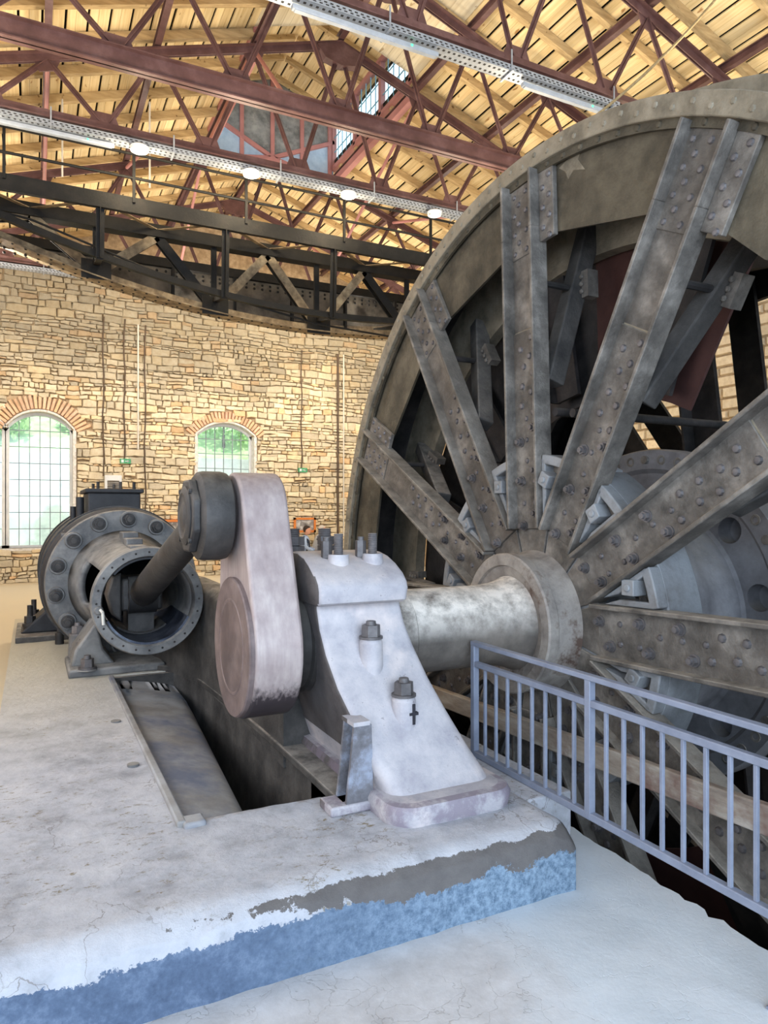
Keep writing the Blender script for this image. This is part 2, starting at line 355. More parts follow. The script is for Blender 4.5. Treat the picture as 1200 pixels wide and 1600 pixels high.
def pedestal_mat():
    m, nt, p = nodes('pedestal_worn_lilac_paint'); pos = coords(nt, 'world', False)
    mid = noi(nt, pos, 6, 8, .7); big = noi(nt, pos, 2.5, 5, .6)
    col = ramp(nt, mid, [(.28, lin((146,142,149))), (.5, lin((174,169,172))), (.72, lin((196,189,188)))])
    col = mixc(nt, rampv(nt, big, .54, .66), col, lin((206,194,190)))
    chips = math_(nt, 'MULTIPLY', rampv(nt, noi(nt, pos, 24, 8, .8), .60, .64), rampv(nt, noi(nt, pos, 3.2, 4, .6), .40, .58))
    col = mixc(nt, math_(nt, 'MULTIPLY', chips, .7), col, lin((98,92,98)))
    sx = N(nt, 'ShaderNodeSeparateXYZ'); nt.links.new(pos, sx.inputs[0])
    # darker grey on the faces turned to the crank
    g = N(nt, 'ShaderNodeNewGeometry'); gx = N(nt, 'ShaderNodeSeparateXYZ'); nt.links.new(g.outputs['True Normal'], gx.inputs[0])
    crank_dark = math_(nt, 'MULTIPLY', math_(nt, 'LESS_THAN', gx.outputs[0], -.75), math_(nt, 'MULTIPLY', math_(nt, 'GREATER_THAN', sx.outputs[1], 3.06), math_(nt, 'MULTIPLY', math_(nt, 'LESS_THAN', sx.outputs[0], 1.43), math_(nt, 'LESS_THAN', math_(nt, 'ADD', sx.outputs[0], sx.outputs[2]), 2.80))))
    col = mixc(nt, crank_dark, col, ramp(nt, mid, [(.3, lin((66,62,62))), (.7, lin((104,98,96)))]))
    # rust-brown wear along the sole
    sole = math_(nt, 'MULTIPLY', math_(nt, 'LESS_THAN', sx.outputs[2], .392), rampv(nt, noi(nt, pos, 7, 6, .7), .42, .56))
    col = mixc(nt, math_(nt, 'MULTIPLY', sole, .75), col, lin((122,110,122)))
    nt.links.new(col, p.inputs['Base Color']); p.inputs['Roughness'].default_value = .6
    b = N(nt, 'ShaderNodeBump'); b.inputs['Strength'].default_value = .4; b.inputs['Distance'].default_value = .012
    nt.links.new(noi(nt, pos, 20, 8, .7), b.inputs['Height']); nt.links.new(b.outputs[0], p.inputs['Normal']); return m
m_ped = pedestal_mat()
def crank_mat():
    m, nt, p = nodes('crank_brown_machined_steel'); pos = coords(nt, 'world', False)
    sx = N(nt, 'ShaderNodeSeparateXYZ'); nt.links.new(pos, sx.inputs[0])
    st = noi(nt, pos, 30, 5, .6, (1, 1, .12)); mid = noi(nt, pos, 5, 6, .6)
    col = ramp(nt, mid, [(.3, lin((150,132,128))), (.5, lin((170,154,149))), (.7, lin((184,170,164)))])
    col = mixc(nt, math_(nt, 'MULTIPLY', rampv(nt, st, .35, .65), .35), col, lin((118,102,104)))
    drip = math_(nt, 'ADD', sx.outputs[2], math_(nt, 'MULTIPLY', math_(nt, 'SUBTRACT', noi(nt, pos, 40, 4, .6, (1, 1, .1)), .5), .22))
    col = mixc(nt, rampv(nt, drip, .84, .76), col, lin((62,54,56)))       # old oil line on the lower end
    nt.links.new(col, p.inputs['Base Color']); p.inputs['Roughness'].default_value = .5; p.inputs['Metallic'].default_value = .15
    b = N(nt, 'ShaderNodeBump'); b.inputs['Strength'].default_value = .1; nt.links.new(st, b.inputs['Height']); nt.links.new(b.outputs[0], p.inputs['Normal']); return m
m_crank = crank_mat()
m_boss = M('crank_boss_shaded_face', [(92,78,76),(116,100,97),(138,122,118)], 4, .5, .15, .1, 40, big=(1.2,(82,70,70)))  # shade on the turned end face put into a darker brown
def glass_mat():
    m = bpy.data.materials.new('window_glass'); m.use_nodes = True; nt = m.node_tree; nt.nodes.clear()
    out = N(nt, 'ShaderNodeOutputMaterial'); t = N(nt, 'ShaderNodeBsdfTransparent'); t.inputs[0].default_value = (.93, .96, .95, 1)
    g = N(nt, 'ShaderNodeBsdfGlossy'); g.inputs['Roughness'].default_value = .05
    mx = N(nt, 'ShaderNodeMixShader'); mx.inputs[0].default_value = .05
    nt.links.new(t.outputs[0], mx.inputs[1]); nt.links.new(g.outputs[0], mx.inputs[2]); nt.links.new(mx.outputs[0], out.inputs[0]); return m
m_glass = glass_mat()

# ================================================================== SETTING
YC, ZC = 3.69, .99            # shaft axis
XR, TZ, SL, HS = 4.54, 9.42, .33, 7.25   # ridge x, truss apex z, roof slope, half span
YB = 19.0                     # inner face of the far wall
def ztop(x): return TZ-SL*abs(x-XR)

# floor: slabs round the wheel pit, ragged pit lip
fb = MB()
edge = []
y = -6.0
while y < 7.6:
    e = 2.60+.012*R.uniform(-1, 1)
    if y < 2.55: e -= max(0, .10*(2.55-y)/1.2*.6)+R.uniform(0, .025)
    edge.append((max(e, 2.42), y)); y += .045 if -1 < y < 4 else .4
edge.append((2.6, 7.6))
def slab(mb, poly, z1, z0):
    n = len(poly); mb.add([(x, y, z1) for x, y in poly]+[(x, y, z0) for x, y in poly],
        [tuple(range(n)), tuple(range(2*n-1, n-1, -1))]+[(k, n+k, n+(k+1) % n, (k+1) % n) for k in range(n)])
slab(fb, [(-2.7,-6)]+[e for e in edge if e[1] < 3.2]+[(2.6,3.25),(-2.7,3.25)], 0, -.22)
fb.box(-2.7, .6, 3.25, 6.44, -.22, 0); fb.box(1.34, 2.6, 3.25, 6.44, -.22, 0); fb.box(-2.7, 2.6, 6.44, 7.6, -.22, 0)
fb.box(-2.7, 11.8, 7.6, 21, -.22, 0); fb.box(6.6, 11.8, -6, 7.6, -.22, 0)
floor = struct(fb.build('floor', m_floor, org=(0,0,0), smooth=0))
pb = MB()
pb.box(2.45,6.75,-6,7.75,-3.1,-3.0); pb.box(2.3,2.44,-6,7.75,-3.1,-.225); pb.box(6.61,6.75,-6,7.75,-3.1,-.225); pb.box(2.44,6.61,7.61,7.75,-3.1,-.225)
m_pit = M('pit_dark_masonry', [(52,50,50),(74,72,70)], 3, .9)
struct(pb.build('trim_3', m_pit, org=(0,0,0), smooth=0))

# far wall ---------------------------------------------------------------
WIN = [(-2.06, .92, .83, 3.72, 4.15), (3.93, 5.50, .83, 3.78, 4.13)]   # x0,x1,sill,spring,crown
wall = struct(empty('wall_back', (4.5, YB, 0)))
wb = MB()
def arch_z(x, x0, x1, sp, cr):
    h = cr-sp; c = (x1-x0)/2; rr = (c*c+h*h)/(2*h); return cr-rr+math.sqrt(max(0, rr*rr-(x-(x0+x1)/2)**2))
def wpanel(x0, x1, z0, z1): wb.box(x0, x1, YB+.05, YB+.6, z0, z1)
wpanel(-2.7, WIN[0][0], 0, 7.2); wpanel(WIN[0][1], WIN[1][0], 0, 7.2); wpanel(WIN[1][1], 11.8, 0, 7.2)
for x0, x1, s, sp, cr in WIN:
    wpanel(x0, x1, 0, s)
wb.prism([(-2.7,7.2),(11.8,7.2),(11.8,7.35),(XR,9.75),(-2.7,7.35)], (0,YB+.05,0), (1,0,0), (0,0,1), (0,.55,0))
ARCHES = [(-2.06,-.57,3.72,4.15),(-.57,.92,3.72,4.15),(3.93,5.5,3.78,4.13)]
for x0, x1, sp, cr in ARCHES:
    n = 14; xs = [x0+(x1-x0)*k/n for k in range(n+1)]
    wb.prism([(x, arch_z(x,x0,x1,sp,cr)) for x in xs]+[(x1,7.2),(x0,7.2)], (0,YB+.05,0), (1,0,0), (0,0,1), (0,.55,0))
wb.build('mortar', m_mortar, wall, smooth=0)

def in_win(x, z, mg=0):
    for x0, x1, s, sp, cr in WIN:
        if x0-mg < x < x1+mg and s-mg < z < cr+.02: 
            for a0, a1, sp2, cr2 in ARCHES:
                if a0-mg < x < a1+mg and z < arch_z(min(max(x,a0),a1), a0, a1, sp2, cr2)+mg: return True
    return False
# brick arches
bricks = []
def arch_bricks(x0, x1, sp, cr, xa=None, xb=None, ln=.30):
    h = cr-sp; c = (x1-x0)/2; rr = (c*c+h*h)/(2*h); cx = (x0+x1)/2; cz = cr-rr
    aa = math.asin(c/rr)+.10; n = int(2*aa*rr/.078)
    for k in range(n):
        a = -aa+2*aa*(k+.5)/n; d = V((math.sin(a), 0, math.cos(a))); t = V((math.cos(a), 0, -math.sin(a)))
        p = V((cx, YB, cz))+d*(rr+.05)
        if xa is not None and not (xa < p.x < xb): continue
        mb = MB(); L = ln*R.uniform(.9, 1.08); wd = rr*2*aa/n*.44
        g = R.uniform(.82, 1.1); tn = (g, g*R.uniform(.92, 1.02), g*R.uniform(.86, 1), 1)
        cpt = p+d*L/2; dd = R.uniform(.0, .02)
        vs = []
        for yy, ins in ((.07, 0), (-.01-dd, 0), (-.022-dd, .008)):
            for su, sv in ((-1,-1),(1,-1),(1,1),(-1,1)):
                vs.append(cpt+t*su*(wd-ins)*(1+.06*sv)+d*sv*(L/2-ins)+V((0,yy,0)))
        mb.add(vs, [(8,9,10,11)]+[(i*4+q, i*4+(q+1) % 4, i*4+4+(q+1) % 4, i*4+4+q) for i in range(2) for q in range(4)], tn)
        mb.build('brick', m_brick, wall, smooth=0)
        bricks.append((cpt.x, cpt.z, L/2+.02))
arch_bricks(-.57,.92,3.72,4.15, -1.0, 2, .34); arch_bricks(3.93,5.5,3.78,4.13, None, None, .24)
def near_brick(x, z):
    return any((x-a)**2+(z-b)**2 < (r*.8)**2 for a, b, r in bricks)
# rubble stones
stones = []
def wavy(x, k): return .07*noise.noise(V((x*.7, k*.35, 3.1)))+.03*noise.noise(V((x*2.1, k*2.3, 8.1)))
z = 0.02; k = 0
rows = [0.0]
while rows[-1] < 7.6: rows.append(rows[-1]+R.choice([.065, .08, .10, .12, .15, .19]))
for k in range(len(rows)-1):
    z0, z1 = rows[k], rows[k+1]; x = -1.6+R.uniform(0, .3); h = z1-z0
    while x < 9.7:
        wd = R.uniform(.8, 2.7)*h if h > .11 else R.uniform(1.2, 4.6)*h
        wd = max(.10, min(.52, wd)); xa, xb = x, x+wd; x = xb
        parts_ = [(z0, z1)]
        if h > .17 and R.random() < .35: sp_ = z0+h*R.uniform(.35, .65); parts_ = [(z0, sp_), (sp_, z1)]
        for za, zb in parts_:
            cx, cz = (xa+xb)/2, (za+zb)/2
            xa2, xb2 = xa, xb
            for x0, x1, s, sp, cr in WIN:   # trim against the openings
                if za+.03 < sp and zb > s+.02:
                    if xa2 < x0 < xb2: xb2 = min(xb2, x0-.06)
                    if xa2 < x1 < xb2: xa2 = max(xa2, x1+.08)
            if xb2-xa2 < .07: continue
            cx = (xa2+xb2)/2
            if in_win(cx, cz, .04) or in_win(xa2+.02, za+.02, .0) or in_win(xb2-.02, za+.02, .0) or near_brick(cx, cz): continue
            if zb > ztop(cx)+.15: continue
            stones.append((xa2, xb2, za, zb, k))
def stone_geo(mb, s):
    xa, xb, za, zb, k = s; j = .017
    pts = []
    g = .008
    for (x, zz, kk) in ((xa+g, za+g, k), ((xa+xb)/2, za+g, k), (xb-g, za+g, k), (xb-g, zb-g, k+1), ((xa+xb)/2, zb-g, k+1), (xa+g, zb-g, k+1)):
        pts.append(V((x+R.uniform(-j, j), 0, zz+wavy(x, kk)+R.uniform(-j, j))))
    c = sum(pts, V())/6; d = R.uniform(.0, .035)
    a = [V((p.x, YB+.07, p.z)) for p in pts]; b = [V((p.x, YB-d, p.z)) for p in pts]
    e = [V((c.x+(p.x-c.x)*.88, YB-d-.018, c.z+(p.z-c.z)*.80)) for p in pts]
    v = R.uniform(.72, 1.06); q = R.random()
    t = [v, v*.985, v*.95] if q < .62 else [v*1.0, v*.93, v*.80] if q < .8 else [v*1.0, v*.80, v*.62] if q < .86 else [v*.80, v*.80, v*.80]
    topdark = max(0, min(1, (c.z-4.6+1.0*noise.noise(V((c.x*.6, 0, c.z*.5))))/1.4))*.66   # darker towards the top courses
    t = [u*(1-topdark)+.22*topdark for u in t]
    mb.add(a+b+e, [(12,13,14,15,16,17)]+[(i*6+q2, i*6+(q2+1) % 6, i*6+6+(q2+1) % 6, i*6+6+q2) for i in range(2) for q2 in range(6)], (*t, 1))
stones.sort(key=lambda s: -(s[1]-s[0])*(s[3]-s[2])*(1 if (-1 < (s[0]+s[1])/2 < 5.6 and .3 < s[2] < 5.6) else .2))
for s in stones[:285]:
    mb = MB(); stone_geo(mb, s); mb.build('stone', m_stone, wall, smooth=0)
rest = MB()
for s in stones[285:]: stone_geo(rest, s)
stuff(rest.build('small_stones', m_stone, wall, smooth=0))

# window joinery ---------------------------------------------------------
def window(name, arches, sill, ncol, rowh):
    wn = struct(empty(name, ((arches[0][0]+arches[-1][1])/2, YB+.3, sill)))
    fr = MB(); mu = MB(); yy = YB+.30
    for (x0, x1, sp, cr) in arches:
        n = 16; xs = [x0+(x1-x0)*k/n for k in range(n+1)]
        for a, b in zip(xs[:-1], xs[1:]):
            za, zb2 = arch_z(a, x0, x1, sp, cr), arch_z(b, x0, x1, sp, cr)
            fr.prism([(a, za-.09), (b, zb2-.09), (b, zb2+.01), (a, za+.01)], (0, yy-.05, 0), (1,0,0), (0,0,1), (0,.1,0))
        fr.box(x0-.01, x0+.08, yy-.05, yy+.05, sill, sp+.02); fr.box(x1-.08, x1+.01, yy-.05, yy+.05, sill, sp+.02)
        fr.box(x0, x1, yy-.05, yy+.05, sill, sill+.06)
        cw = (x1-x0-.12)/ncol; xe = [x0+.06+cw*k for k in range(ncol+1)]
        for xx in xe[1:-1]: mu.box(xx-.009, xx+.009, yy-.02, yy+.02, sill+.05, arch_z(xx, x0, x1, sp, cr)-.07)
        zr = [sill+.06]
        while zr[-1] < cr: zr.append(zr[-1]+rowh)
        for zz in zr[1:]:
            # bar limited to the arch width at this height
            xl = [x for x in [x0+.06+(x1-x0-.12)*k/60 for k in range(61)] if arch_z(x, x0, x1, sp, cr)-.07 > zz]
            if len(xl) > 2: mu.box(xl[0], xl[-1], yy-.018, yy+.018, zz-.009, zz+.009)
        for i in range(ncol):
            for j in range(len(zr)):
                za = zr[j]; zb2 = za+rowh; xa, xb = xe[i], xe[i+1]
                la, lb = arch_z(xa, x0, x1, sp, cr)-.06, arch_z(xb, x0, x1, sp, cr)-.06
                if min(la, lb) <= za+.03: continue
                MB().prism([(xa, za), (xb, za), (xb, min(zb2, lb)), (xa, min(zb2, la))], (0, yy-.003, 0), (1,0,0), (0,0,1), (0,.006,0)).build('pane', m_glass, wn, smooth=0)
    fr.build('window_frame', m_white, wn, smooth=0); mu.build('glazing_bars', M('glazing_bar_grey', [(120,132,140),(140,150,156)], 5, .5), wn, smooth=0)
    return wn
window('window_1', [ARCHES[0], ARCHES[1]], .83, 6, .40)
window('window_2', [ARCHES[2]], .83, 6, .40)
m_jamb = M('whitewashed_reveal', [(196,190,180),(226,222,216),(240,238,234)], 14, .9, 0, .5, 30)
tr = MB()
for (x0, x1, s, sp, cr) in WIN:
    tr.box(x1-.012, x1+.06, YB-.02, YB+.26, s, sp); tr.box(x0-.06, x0+.012, YB-.02, YB+.26, s, sp)
    tr.box(x0, x1, YB-.03, YB+.26, s-.06, s)
struct(tr.build('trim_1', m_jamb, smooth=0))
ta = MB()
for x0, x1, sp, cr in ARCHES:
    n = 16; xs = [x0-.03+(x1-x0+.06)*k/n for k in range(n+1)]
    for a, b in zip(xs[:-1], xs[1:]):
        za, zb2 = [arch_z(min(max(q, x0), x1), x0, x1, sp, cr) for q in (a, b)]
        ta.prism([(a, za-.012), (b, zb2-.012), (b, zb2+.04), (a, za+.04)], (0, YB-.015, 0), (1,0,0), (0,0,1), (0,.27,0))
struct(ta.build('trim_2', m_jamb, smooth=0))

# side walls --------------------------------------------------------------
struct(MB().box(-3.2, -2.7, -.5, 19.6, -.2, 7.2).build('wall_left', m_mortar, smooth=0))
wr = struct(empty('wall_right', (11.8, 8, 0)))
MB().box(11.85, 12.3, -6, 19.6, -.2, 7.2).build('mortar', m_mortar, wr, smooth=0)
rs = MB(); rows2 = [0.0]
while rows2[-1] < 7.0: rows2.append(rows2[-1]+R.choice([.13, .17, .22, .27]))
for k in range(len(rows2)-1):
    yy = 3.0+R.uniform(0, .3)
    while yy < 18.5:
        wd = R.uniform(.2, .65); v = R.uniform(.75, 1.1)
        a, b, c, d = yy+.01, yy+wd-.01, rows2[k]+.01, rows2[k+1]-.01; dp = R.uniform(0, .03); q = .03
        rs.add([(11.87,a,c),(11.87,b,c),(11.87,b,d),(11.87,a,d),(11.8-dp,a+q,c+q*.6),(11.8-dp,b-q,c+q*.6),(11.8-dp,b-q,d-q*.6),(11.8-dp,a+q,d-q*.6)],
               [(4,5,6,7),(0,1,5,4),(1,2,6,5),(2,3,7,6),(3,0,4,7)], (v, v*.98, v*.95, 1)); yy += wd
stuff(rs.build('wall_stones', m_stone, wr, smooth=0))

# ceiling -----------------------------------------------------------------
ceil = struct(empty('ceiling', (XR, 8, TZ)))
cosn = 1/math.sqrt(1+SL*SL)
LANT = (10.74, 14.40, 1.40)
def roofpt(side, u, dz): # u = distance along slope from ridge
    x = XR+side*u*cosn; return x, TZ-SL*u*cosn+dz
nb = 0
protos = {}
for side in (-1, 1):
    for k in range(51):
        u0 = .02+k*.15; u1 = u0+(.146 if k % 2 else .112)
        for (ya, yb) in ((3.4, 10.74), (10.74, 14.40), (14.40, 18.98)):
            xm = (u0+u1)/2*cosn
            if ya == 10.74 and xm < LANT[2]: continue
            pale = xm < 1.4 and ya < 10
            if pale: u1p = u0+.147
            else: u1p = u1
            x, zc_ = roofpt(side, (u0+u1p)/2, .34+R.uniform(0, .006))
            L = yb-ya; key = (L, round(u1p-u0, 3), side, pale)
            if key not in protos:
                mb = MB(); hw = (u1p-u0)/2
                mb.obox((0,0,0), (hw*cosn, 0, -side*SL*hw*cosn), (0, L/2-.004, 0), V((side*SL*.0125, 0, .0125)))
                me_o = mb.build('roof_board', m_boardp if pale else m_board, None, smooth=0, org=(0,0,0)); protos[key] = me_o; ob = me_o
            else:
                ob = protos[key].copy(); COL.objects.link(ob)
            ob.parent = ceil; ob.location = V((x, (ya+yb)/2, zc_))-ORG[ceil]; nb += 1
rp = {}
yy = 3.6; rys = []
while yy < 18.9: rys.append(yy); yy += .80
for yy in rys:
    for side in (-1, 1):
        inl = LANT[0] < yy < LANT[1]
        ua = (LANT[2]/cosn if inl else .05); key = (side, inl)
        if key not in rp:
            xa, za = roofpt(side, ua, .255); xb, zb2 = roofpt(side, 7.65, .255)
            rp[key] = MB().bar((xa, 0, za), (xb, 0, zb2), .09, .13).build('rafter', m_rafter, ceil, smooth=0, bevel=0)
            rp[key].location.y = yy; 
            ob = rp[key]
        else:
            ob = rp[key].copy(); COL.objects.link(ob)
        ob.location = (0, yy+ORG[ceil].y-8, 0)
for ob in list(ceil.children):
    if ob.name.startswith('rafter'):
        # verts were written relative to the ceiling origin with y = -8
        ob.location.y = ob.location.y
for side in (-1, 1):
    for kx in range(0, 6):
        x = 1.45*kx if kx else .12
        if kx == 0 and side == 1: continue
        if kx == 1: x = 1.42
        X = XR+side*x if kx else XR
        segs = [(3.4, 18.95)] if kx else [(3.4, LANT[0]), (LANT[1], 18.95)]
        for a, b in segs:
            m = MB(); zz = ztop(X)+.09
            m.box(X-.045, X+.045, a, b, zz-.06, zz-.045); m.box(X-.006, X+.006, a, b, zz-.045, zz+.045); m.box(X-.045, X+.045, a, b, zz+.045, zz+.06)
            m.build('purlin', m_mauve, ceil, smooth=0)
sh = MB()
for side in (-1, 1):
    xa, za = roofpt(side, 0, .42); xb, zb2 = roofpt(side, 7.75, .42); xl, zl = roofpt(side, LANT[2]/cosn, .42)
    for (ya, yb, x0, z0) in ((-6, LANT[0], xa, za), (LANT[0], LANT[1], xl, zl), (LANT[1], 19.6, xa, za)):
        sh.add([(x0,ya,z0),(xb,ya,zb2),(xb,yb,zb2),(x0,yb,z0),(x0,ya,z0+.05),(xb,ya,zb2+.05),(xb,yb,zb2+.05),(x0,yb,z0+.05)],
               [(0,1,2,3),(4,7,6,5),(0,4,5,1),(1,5,6,2),(2,6,7,3),(3,7,4,0)])
sh.build('roof_sheeting', m_sheet, ceil, smooth=0)

# lantern -----------------------------------------------------------------
lan = struct(empty('roof_lantern', (XR, 12.57, 9.1)))
tag(lan, 'glazed roof lantern along the ridge with grey gable end', 'roof lantern')
LX = LANT[2]; zs, zt = ztop(XR+LX)+.36, ztop(XR+LX)+1.28
zs -= .1
def lroof(x, dz=0): return zt+.12+SL*(LX+.15-abs(x-XR))+dz
fr = MB()
for sx_ in (-1, 1):
    X = XR+sx_*LX
    fr.box(X-.05, X+.05, LANT[0], LANT[1], zs-.02, zs+.06); fr.box(X-.05, X+.05, LANT[0], LANT[1], zt-.02, zt+.08)
    for k in range(4):
        yy = LANT[0]+.04+(LANT[1]-LANT[0]-.08)*k/3; fr.box(X-.05, X+.05, yy-.05, yy+.05, zs, zt)
    fr.box(X-.06, X+.06, LANT[0], LANT[1], zs-.35, zs-.22)
fr.build('lantern_frame', m_mauvel, lan, smooth=0)
bars = MB()
for sx_ in (-1, 1):
    X = XR+sx_*LX
    for b in range(3):
        ya = LANT[0]+.09+(LANT[1]-LANT[0]-.08)*b/3; yb = LANT[0]-.01+(LANT[1]-LANT[0]-.08)*(b+1)/3
        for i in range(1, 5): yy = ya+(yb-ya)*i/5; bars.box(X-.008, X+.008, yy-.008, yy+.008, zs+.06, zt-.02)
        for j in range(1, 3): zz = zs+.06+(zt-zs-.08)*j/3; bars.box(X-.008, X+.008, ya, yb, zz-.008, zz+.008)
        for i in range(5):
            for j in range(3):
                y0, y1 = ya+(yb-ya)*i/5, ya+(yb-ya)*(i+1)/5; z0, z1 = zs+.06+(zt-zs-.08)*j/3, zs+.06+(zt-zs-.08)*(j+1)/3
                MB().box(X-.003, X+.003, y0, y1, z0, z1).build('pane', m_glass, lan, smooth=0)
bars.build('glazing_bars', M('lantern_bar_blue', [(120,176,200),(134,190,212)], 5, .5), lan, smooth=0)
m_gab = M('lantern_gable_dirty_plaster', [(104,106,106),(136,138,138),(160,160,158)], 4, .9, 0, .2, 20, big=(1.5,(84,86,88)))
m_gabl = M('lantern_gable_lit_blue', [(150,176,204),(170,194,218),(184,206,226)], 4, .8, 0, .1, 20)  # window light on the lower gable put into a pale blue
yg = LANT[1]-.03
zl = zs-.30
MB().prism([(XR-LX, zs+.60), (XR, zl+.28), (XR+LX, zs+.60), (XR+LX, zt+.1), (XR, lroof(XR)), (XR-LX, zt+.1)], (0,yg,0), (1,0,0), (0,0,1), (0,.05,0)).build('gable_panel', m_gab, lan, smooth=0)
for s_ in (-1, 1):
    MB().prism([(XR+s_*LX, zl), (XR+s_*.0, zl+.26), (XR+s_*LX, zs+.60)], (0,yg,0), (1,0,0), (0,0,1), (0,.05,0)).build('gable_panel', m_gabl, lan, smooth=0)['label'] = 'lower gable panel, window light painted as pale blue'
    g = MB(); g.bar((XR+s_*LX, yg-.03, zs+.60), (XR+s_*.05, yg-.03, zl+.28), .06, .08); g.build('gable_brace', m_mauvel, lan, smooth=0)
    g = MB(); g.bar((XR+s_*LX, yg-.03, zl-.02), (XR, yg-.03, zl+.24), .06, .10); g.build('gable_rail', m_mauvel, lan, smooth=0)
    for xx in (.47, .93): 
        g = MB(); x = XR+s_*LX*xx; g.box(x-.04, x+.04, yg-.05, yg, zl+.1, zt+.15); g.build('gable_post', m_mauvel, lan, smooth=0)
g = MB(); g.box(XR-.04, XR+.04, yg-.05, yg, zl+.2, lroof(XR)-.02); g.build('gable_post', m_mauvel, lan, smooth=0)
g = MB(); g.prism([(-.42,-.02),(.42,-.02),(.3,.14),(0,.24),(-.3,.14)], (XR, yg-.09, zl+.02), (1,0,0), (0,0,1), (0,.03,0)); g.build('gusset_plate', m_mauvel, lan, smooth=0)
for s_ in (-1, 1):
    for k in range(12):
        u0 = k*.135; u1 = u0+(.132 if k % 2 else .10); xa, xb = XR+s_*u0, XR+s_*u1
        g = MB(); g.add([(xa,LANT[0]-.1,lroof(xa)),(xb,LANT[0]-.1,lroof(xb)),(xb,LANT[1]+.1,lroof(xb)),(xa,LANT[1]+.1,lroof(xa)),(xa,LANT[0]-.1,lroof(xa)+.03),(xb,LANT[0]-.1,lroof(xb)+.03),(xb,LANT[1]+.1,lroof(xb)+.03),(xa,LANT[1]+.1,lroof(xa)+.03)],
              [(0,3,2,1),(4,5,6,7),(0,1,5,4),(1,2,6,5),(2,3,7,6),(3,0,4,7)]); g.build('lantern_board', m_board, lan, smooth=0)
    g = MB(); g.add([(XR,LANT[0]-.1,lroof(XR)+.06),(XR+s_*1.7,LANT[0]-.1,lroof(XR+s_*1.7)+.06),(XR+s_*1.7,LANT[1]+.1,lroof(XR+s_*1.7)+.06),(XR,LANT[1]+.1,lroof(XR)+.06)], [(0,1,2,3)])
    g.build('lantern_sheeting', m_sheet, lan, smooth=0)
    for k in range(6):
        yy = LANT[0]+.15+k*.66; g = MB(); g.bar((XR+s_*.03, yy, lroof(XR)-.05), (XR+s_*1.5, yy, lroof(XR+s_*1.5)-.05), .08, .1); g.build('lantern_rafter', m_rafter, lan, smooth=0)
g = MB(); g.box(XR-LX-.05, XR+LX+.05, LANT[0]-.02, LANT[0]+.02, zs-.2, zt+.1); 
g.v = []; g.f = []; g.t = []
g.prism([(-LX, zs+.16), (-.0, ztop(XR)+.50), (LX, zs+.16), (LX, zt+.1), (0, lroof(XR)), (-LX, zt+.1)], (XR, LANT[0]+.01, 0), (1,0,0), (0,0,1), (0,.05,0)); g.build('gable_panel', m_gab, lan, smooth=0)

# roof trusses -------------------------------------------------------------
def truss(Y, label, big=False, mat=m_mauve):
    t = empty('roof_truss', (XR, Y, 7.15), label, 'truss')
    zb = 7.15; h = .25 if big else .13; n5 = 5; p = 1.45
    m = MB()
    if big:
        m.box(XR-HS, XR+HS, Y-.01, Y+.01, zb-h/2, zb+h/2)
        for s_ in (-1, 1): m.box(XR-HS, XR+HS, Y-.07, Y+.07, zb+s_*(h/2-.008)-.008, zb+s_*(h/2-.008)+.008)
    else:
        for s_ in (-1, 1): m.box(XR-HS, XR+HS, Y+s_*.012, Y+s_*.024, zb-h/2, zb+h/2); m.box(XR-HS, XR+HS, Y+s_*.012, Y+s_*.09, zb-h/2, zb-h/2+.012)
    m.build('bottom_chord', mat, t, smooth=0)
    for s_ in (-1, 1):
        m = MB()
        for q in (-1, 1):
            a = V((XR, Y+q*.05, ztop(XR)-.0)); b = V((XR+s_*HS, Y+q*.05, ztop(XR+HS)))
            m.bar(a, b, .075, .014); m.bar(a+V((0,-q*.03,-.05)), b+V((0,-q*.03,-.05)), .014, .11)
        m.build('top_chord', mat, t, smooth=0)
    for s_ in (-1, 1):
        for k in range(n5):
            tx0, tx1 = XR+s_*p*k, XR+s_*p*(k+1); bx = XR+s_*p*(k+.5)
            for tx in (tx0, tx1):
                if ztop(tx)-zb < .25: continue
                a = V((bx+(.06 if tx > bx else -.06), Y, zb+h/2)); b = V((tx, Y, ztop(tx)-.08)); m = MB()
                m.bar(a, b, .075, .012, (0,1,0)); 
                m.bar(a, b, .012, .075, (0,1,0)); m.build('web_member', mat, t, smooth=0)
            g = MB(); g.prism([(-.22, 0), (.22, 0), (.14, .2), (-.14, .2)], (bx, Y-.008, zb+h/2-.06), (1,0,0), (0,0,1), (0,.016,0)); g.build('gusset_plate', mat, t, smooth=0)
        for k in range(1, n5):
            tx = XR+s_*p*k; g = MB(); g.prism([(-.2, 0), (-.1, -.22), (.1, -.22), (.2, 0)], (tx, Y-.008, ztop(tx)-.02), (1,0,-s_*SL), (0,0,1), (0,.016,0)); g.build('gusset_plate', mat, t, smooth=0)
    g = MB(); g.prism([(-.42, -.16), (-.28, -.34), (0, -.40), (.28, -.34), (.42, -.16), (0, .02)], (XR, Y-.075, ztop(XR)), (1,0,0), (0,0,1), (0,.15,0)); g.build('apex_gusset', mat, t, smooth=0)
    return t
TY = [6.93, 8.98, 10.70, 14.46, 17.20]
truss(TY[0], 'nearest mauve steel roof truss, its cable tray running out of the top of the frame')
truss(TY[1], 'mauve steel roof truss with the deepest bottom beam, crossing the upper left', True)
truss(TY[2], 'mauve steel roof truss carrying the cable tray with three bright floodlights')
truss(TY[3], 'mauve steel roof truss under the grey end gable of the lantern')
truss(TY[4], 'farthest mauve steel roof truss, just before the stone wall behind the crane')
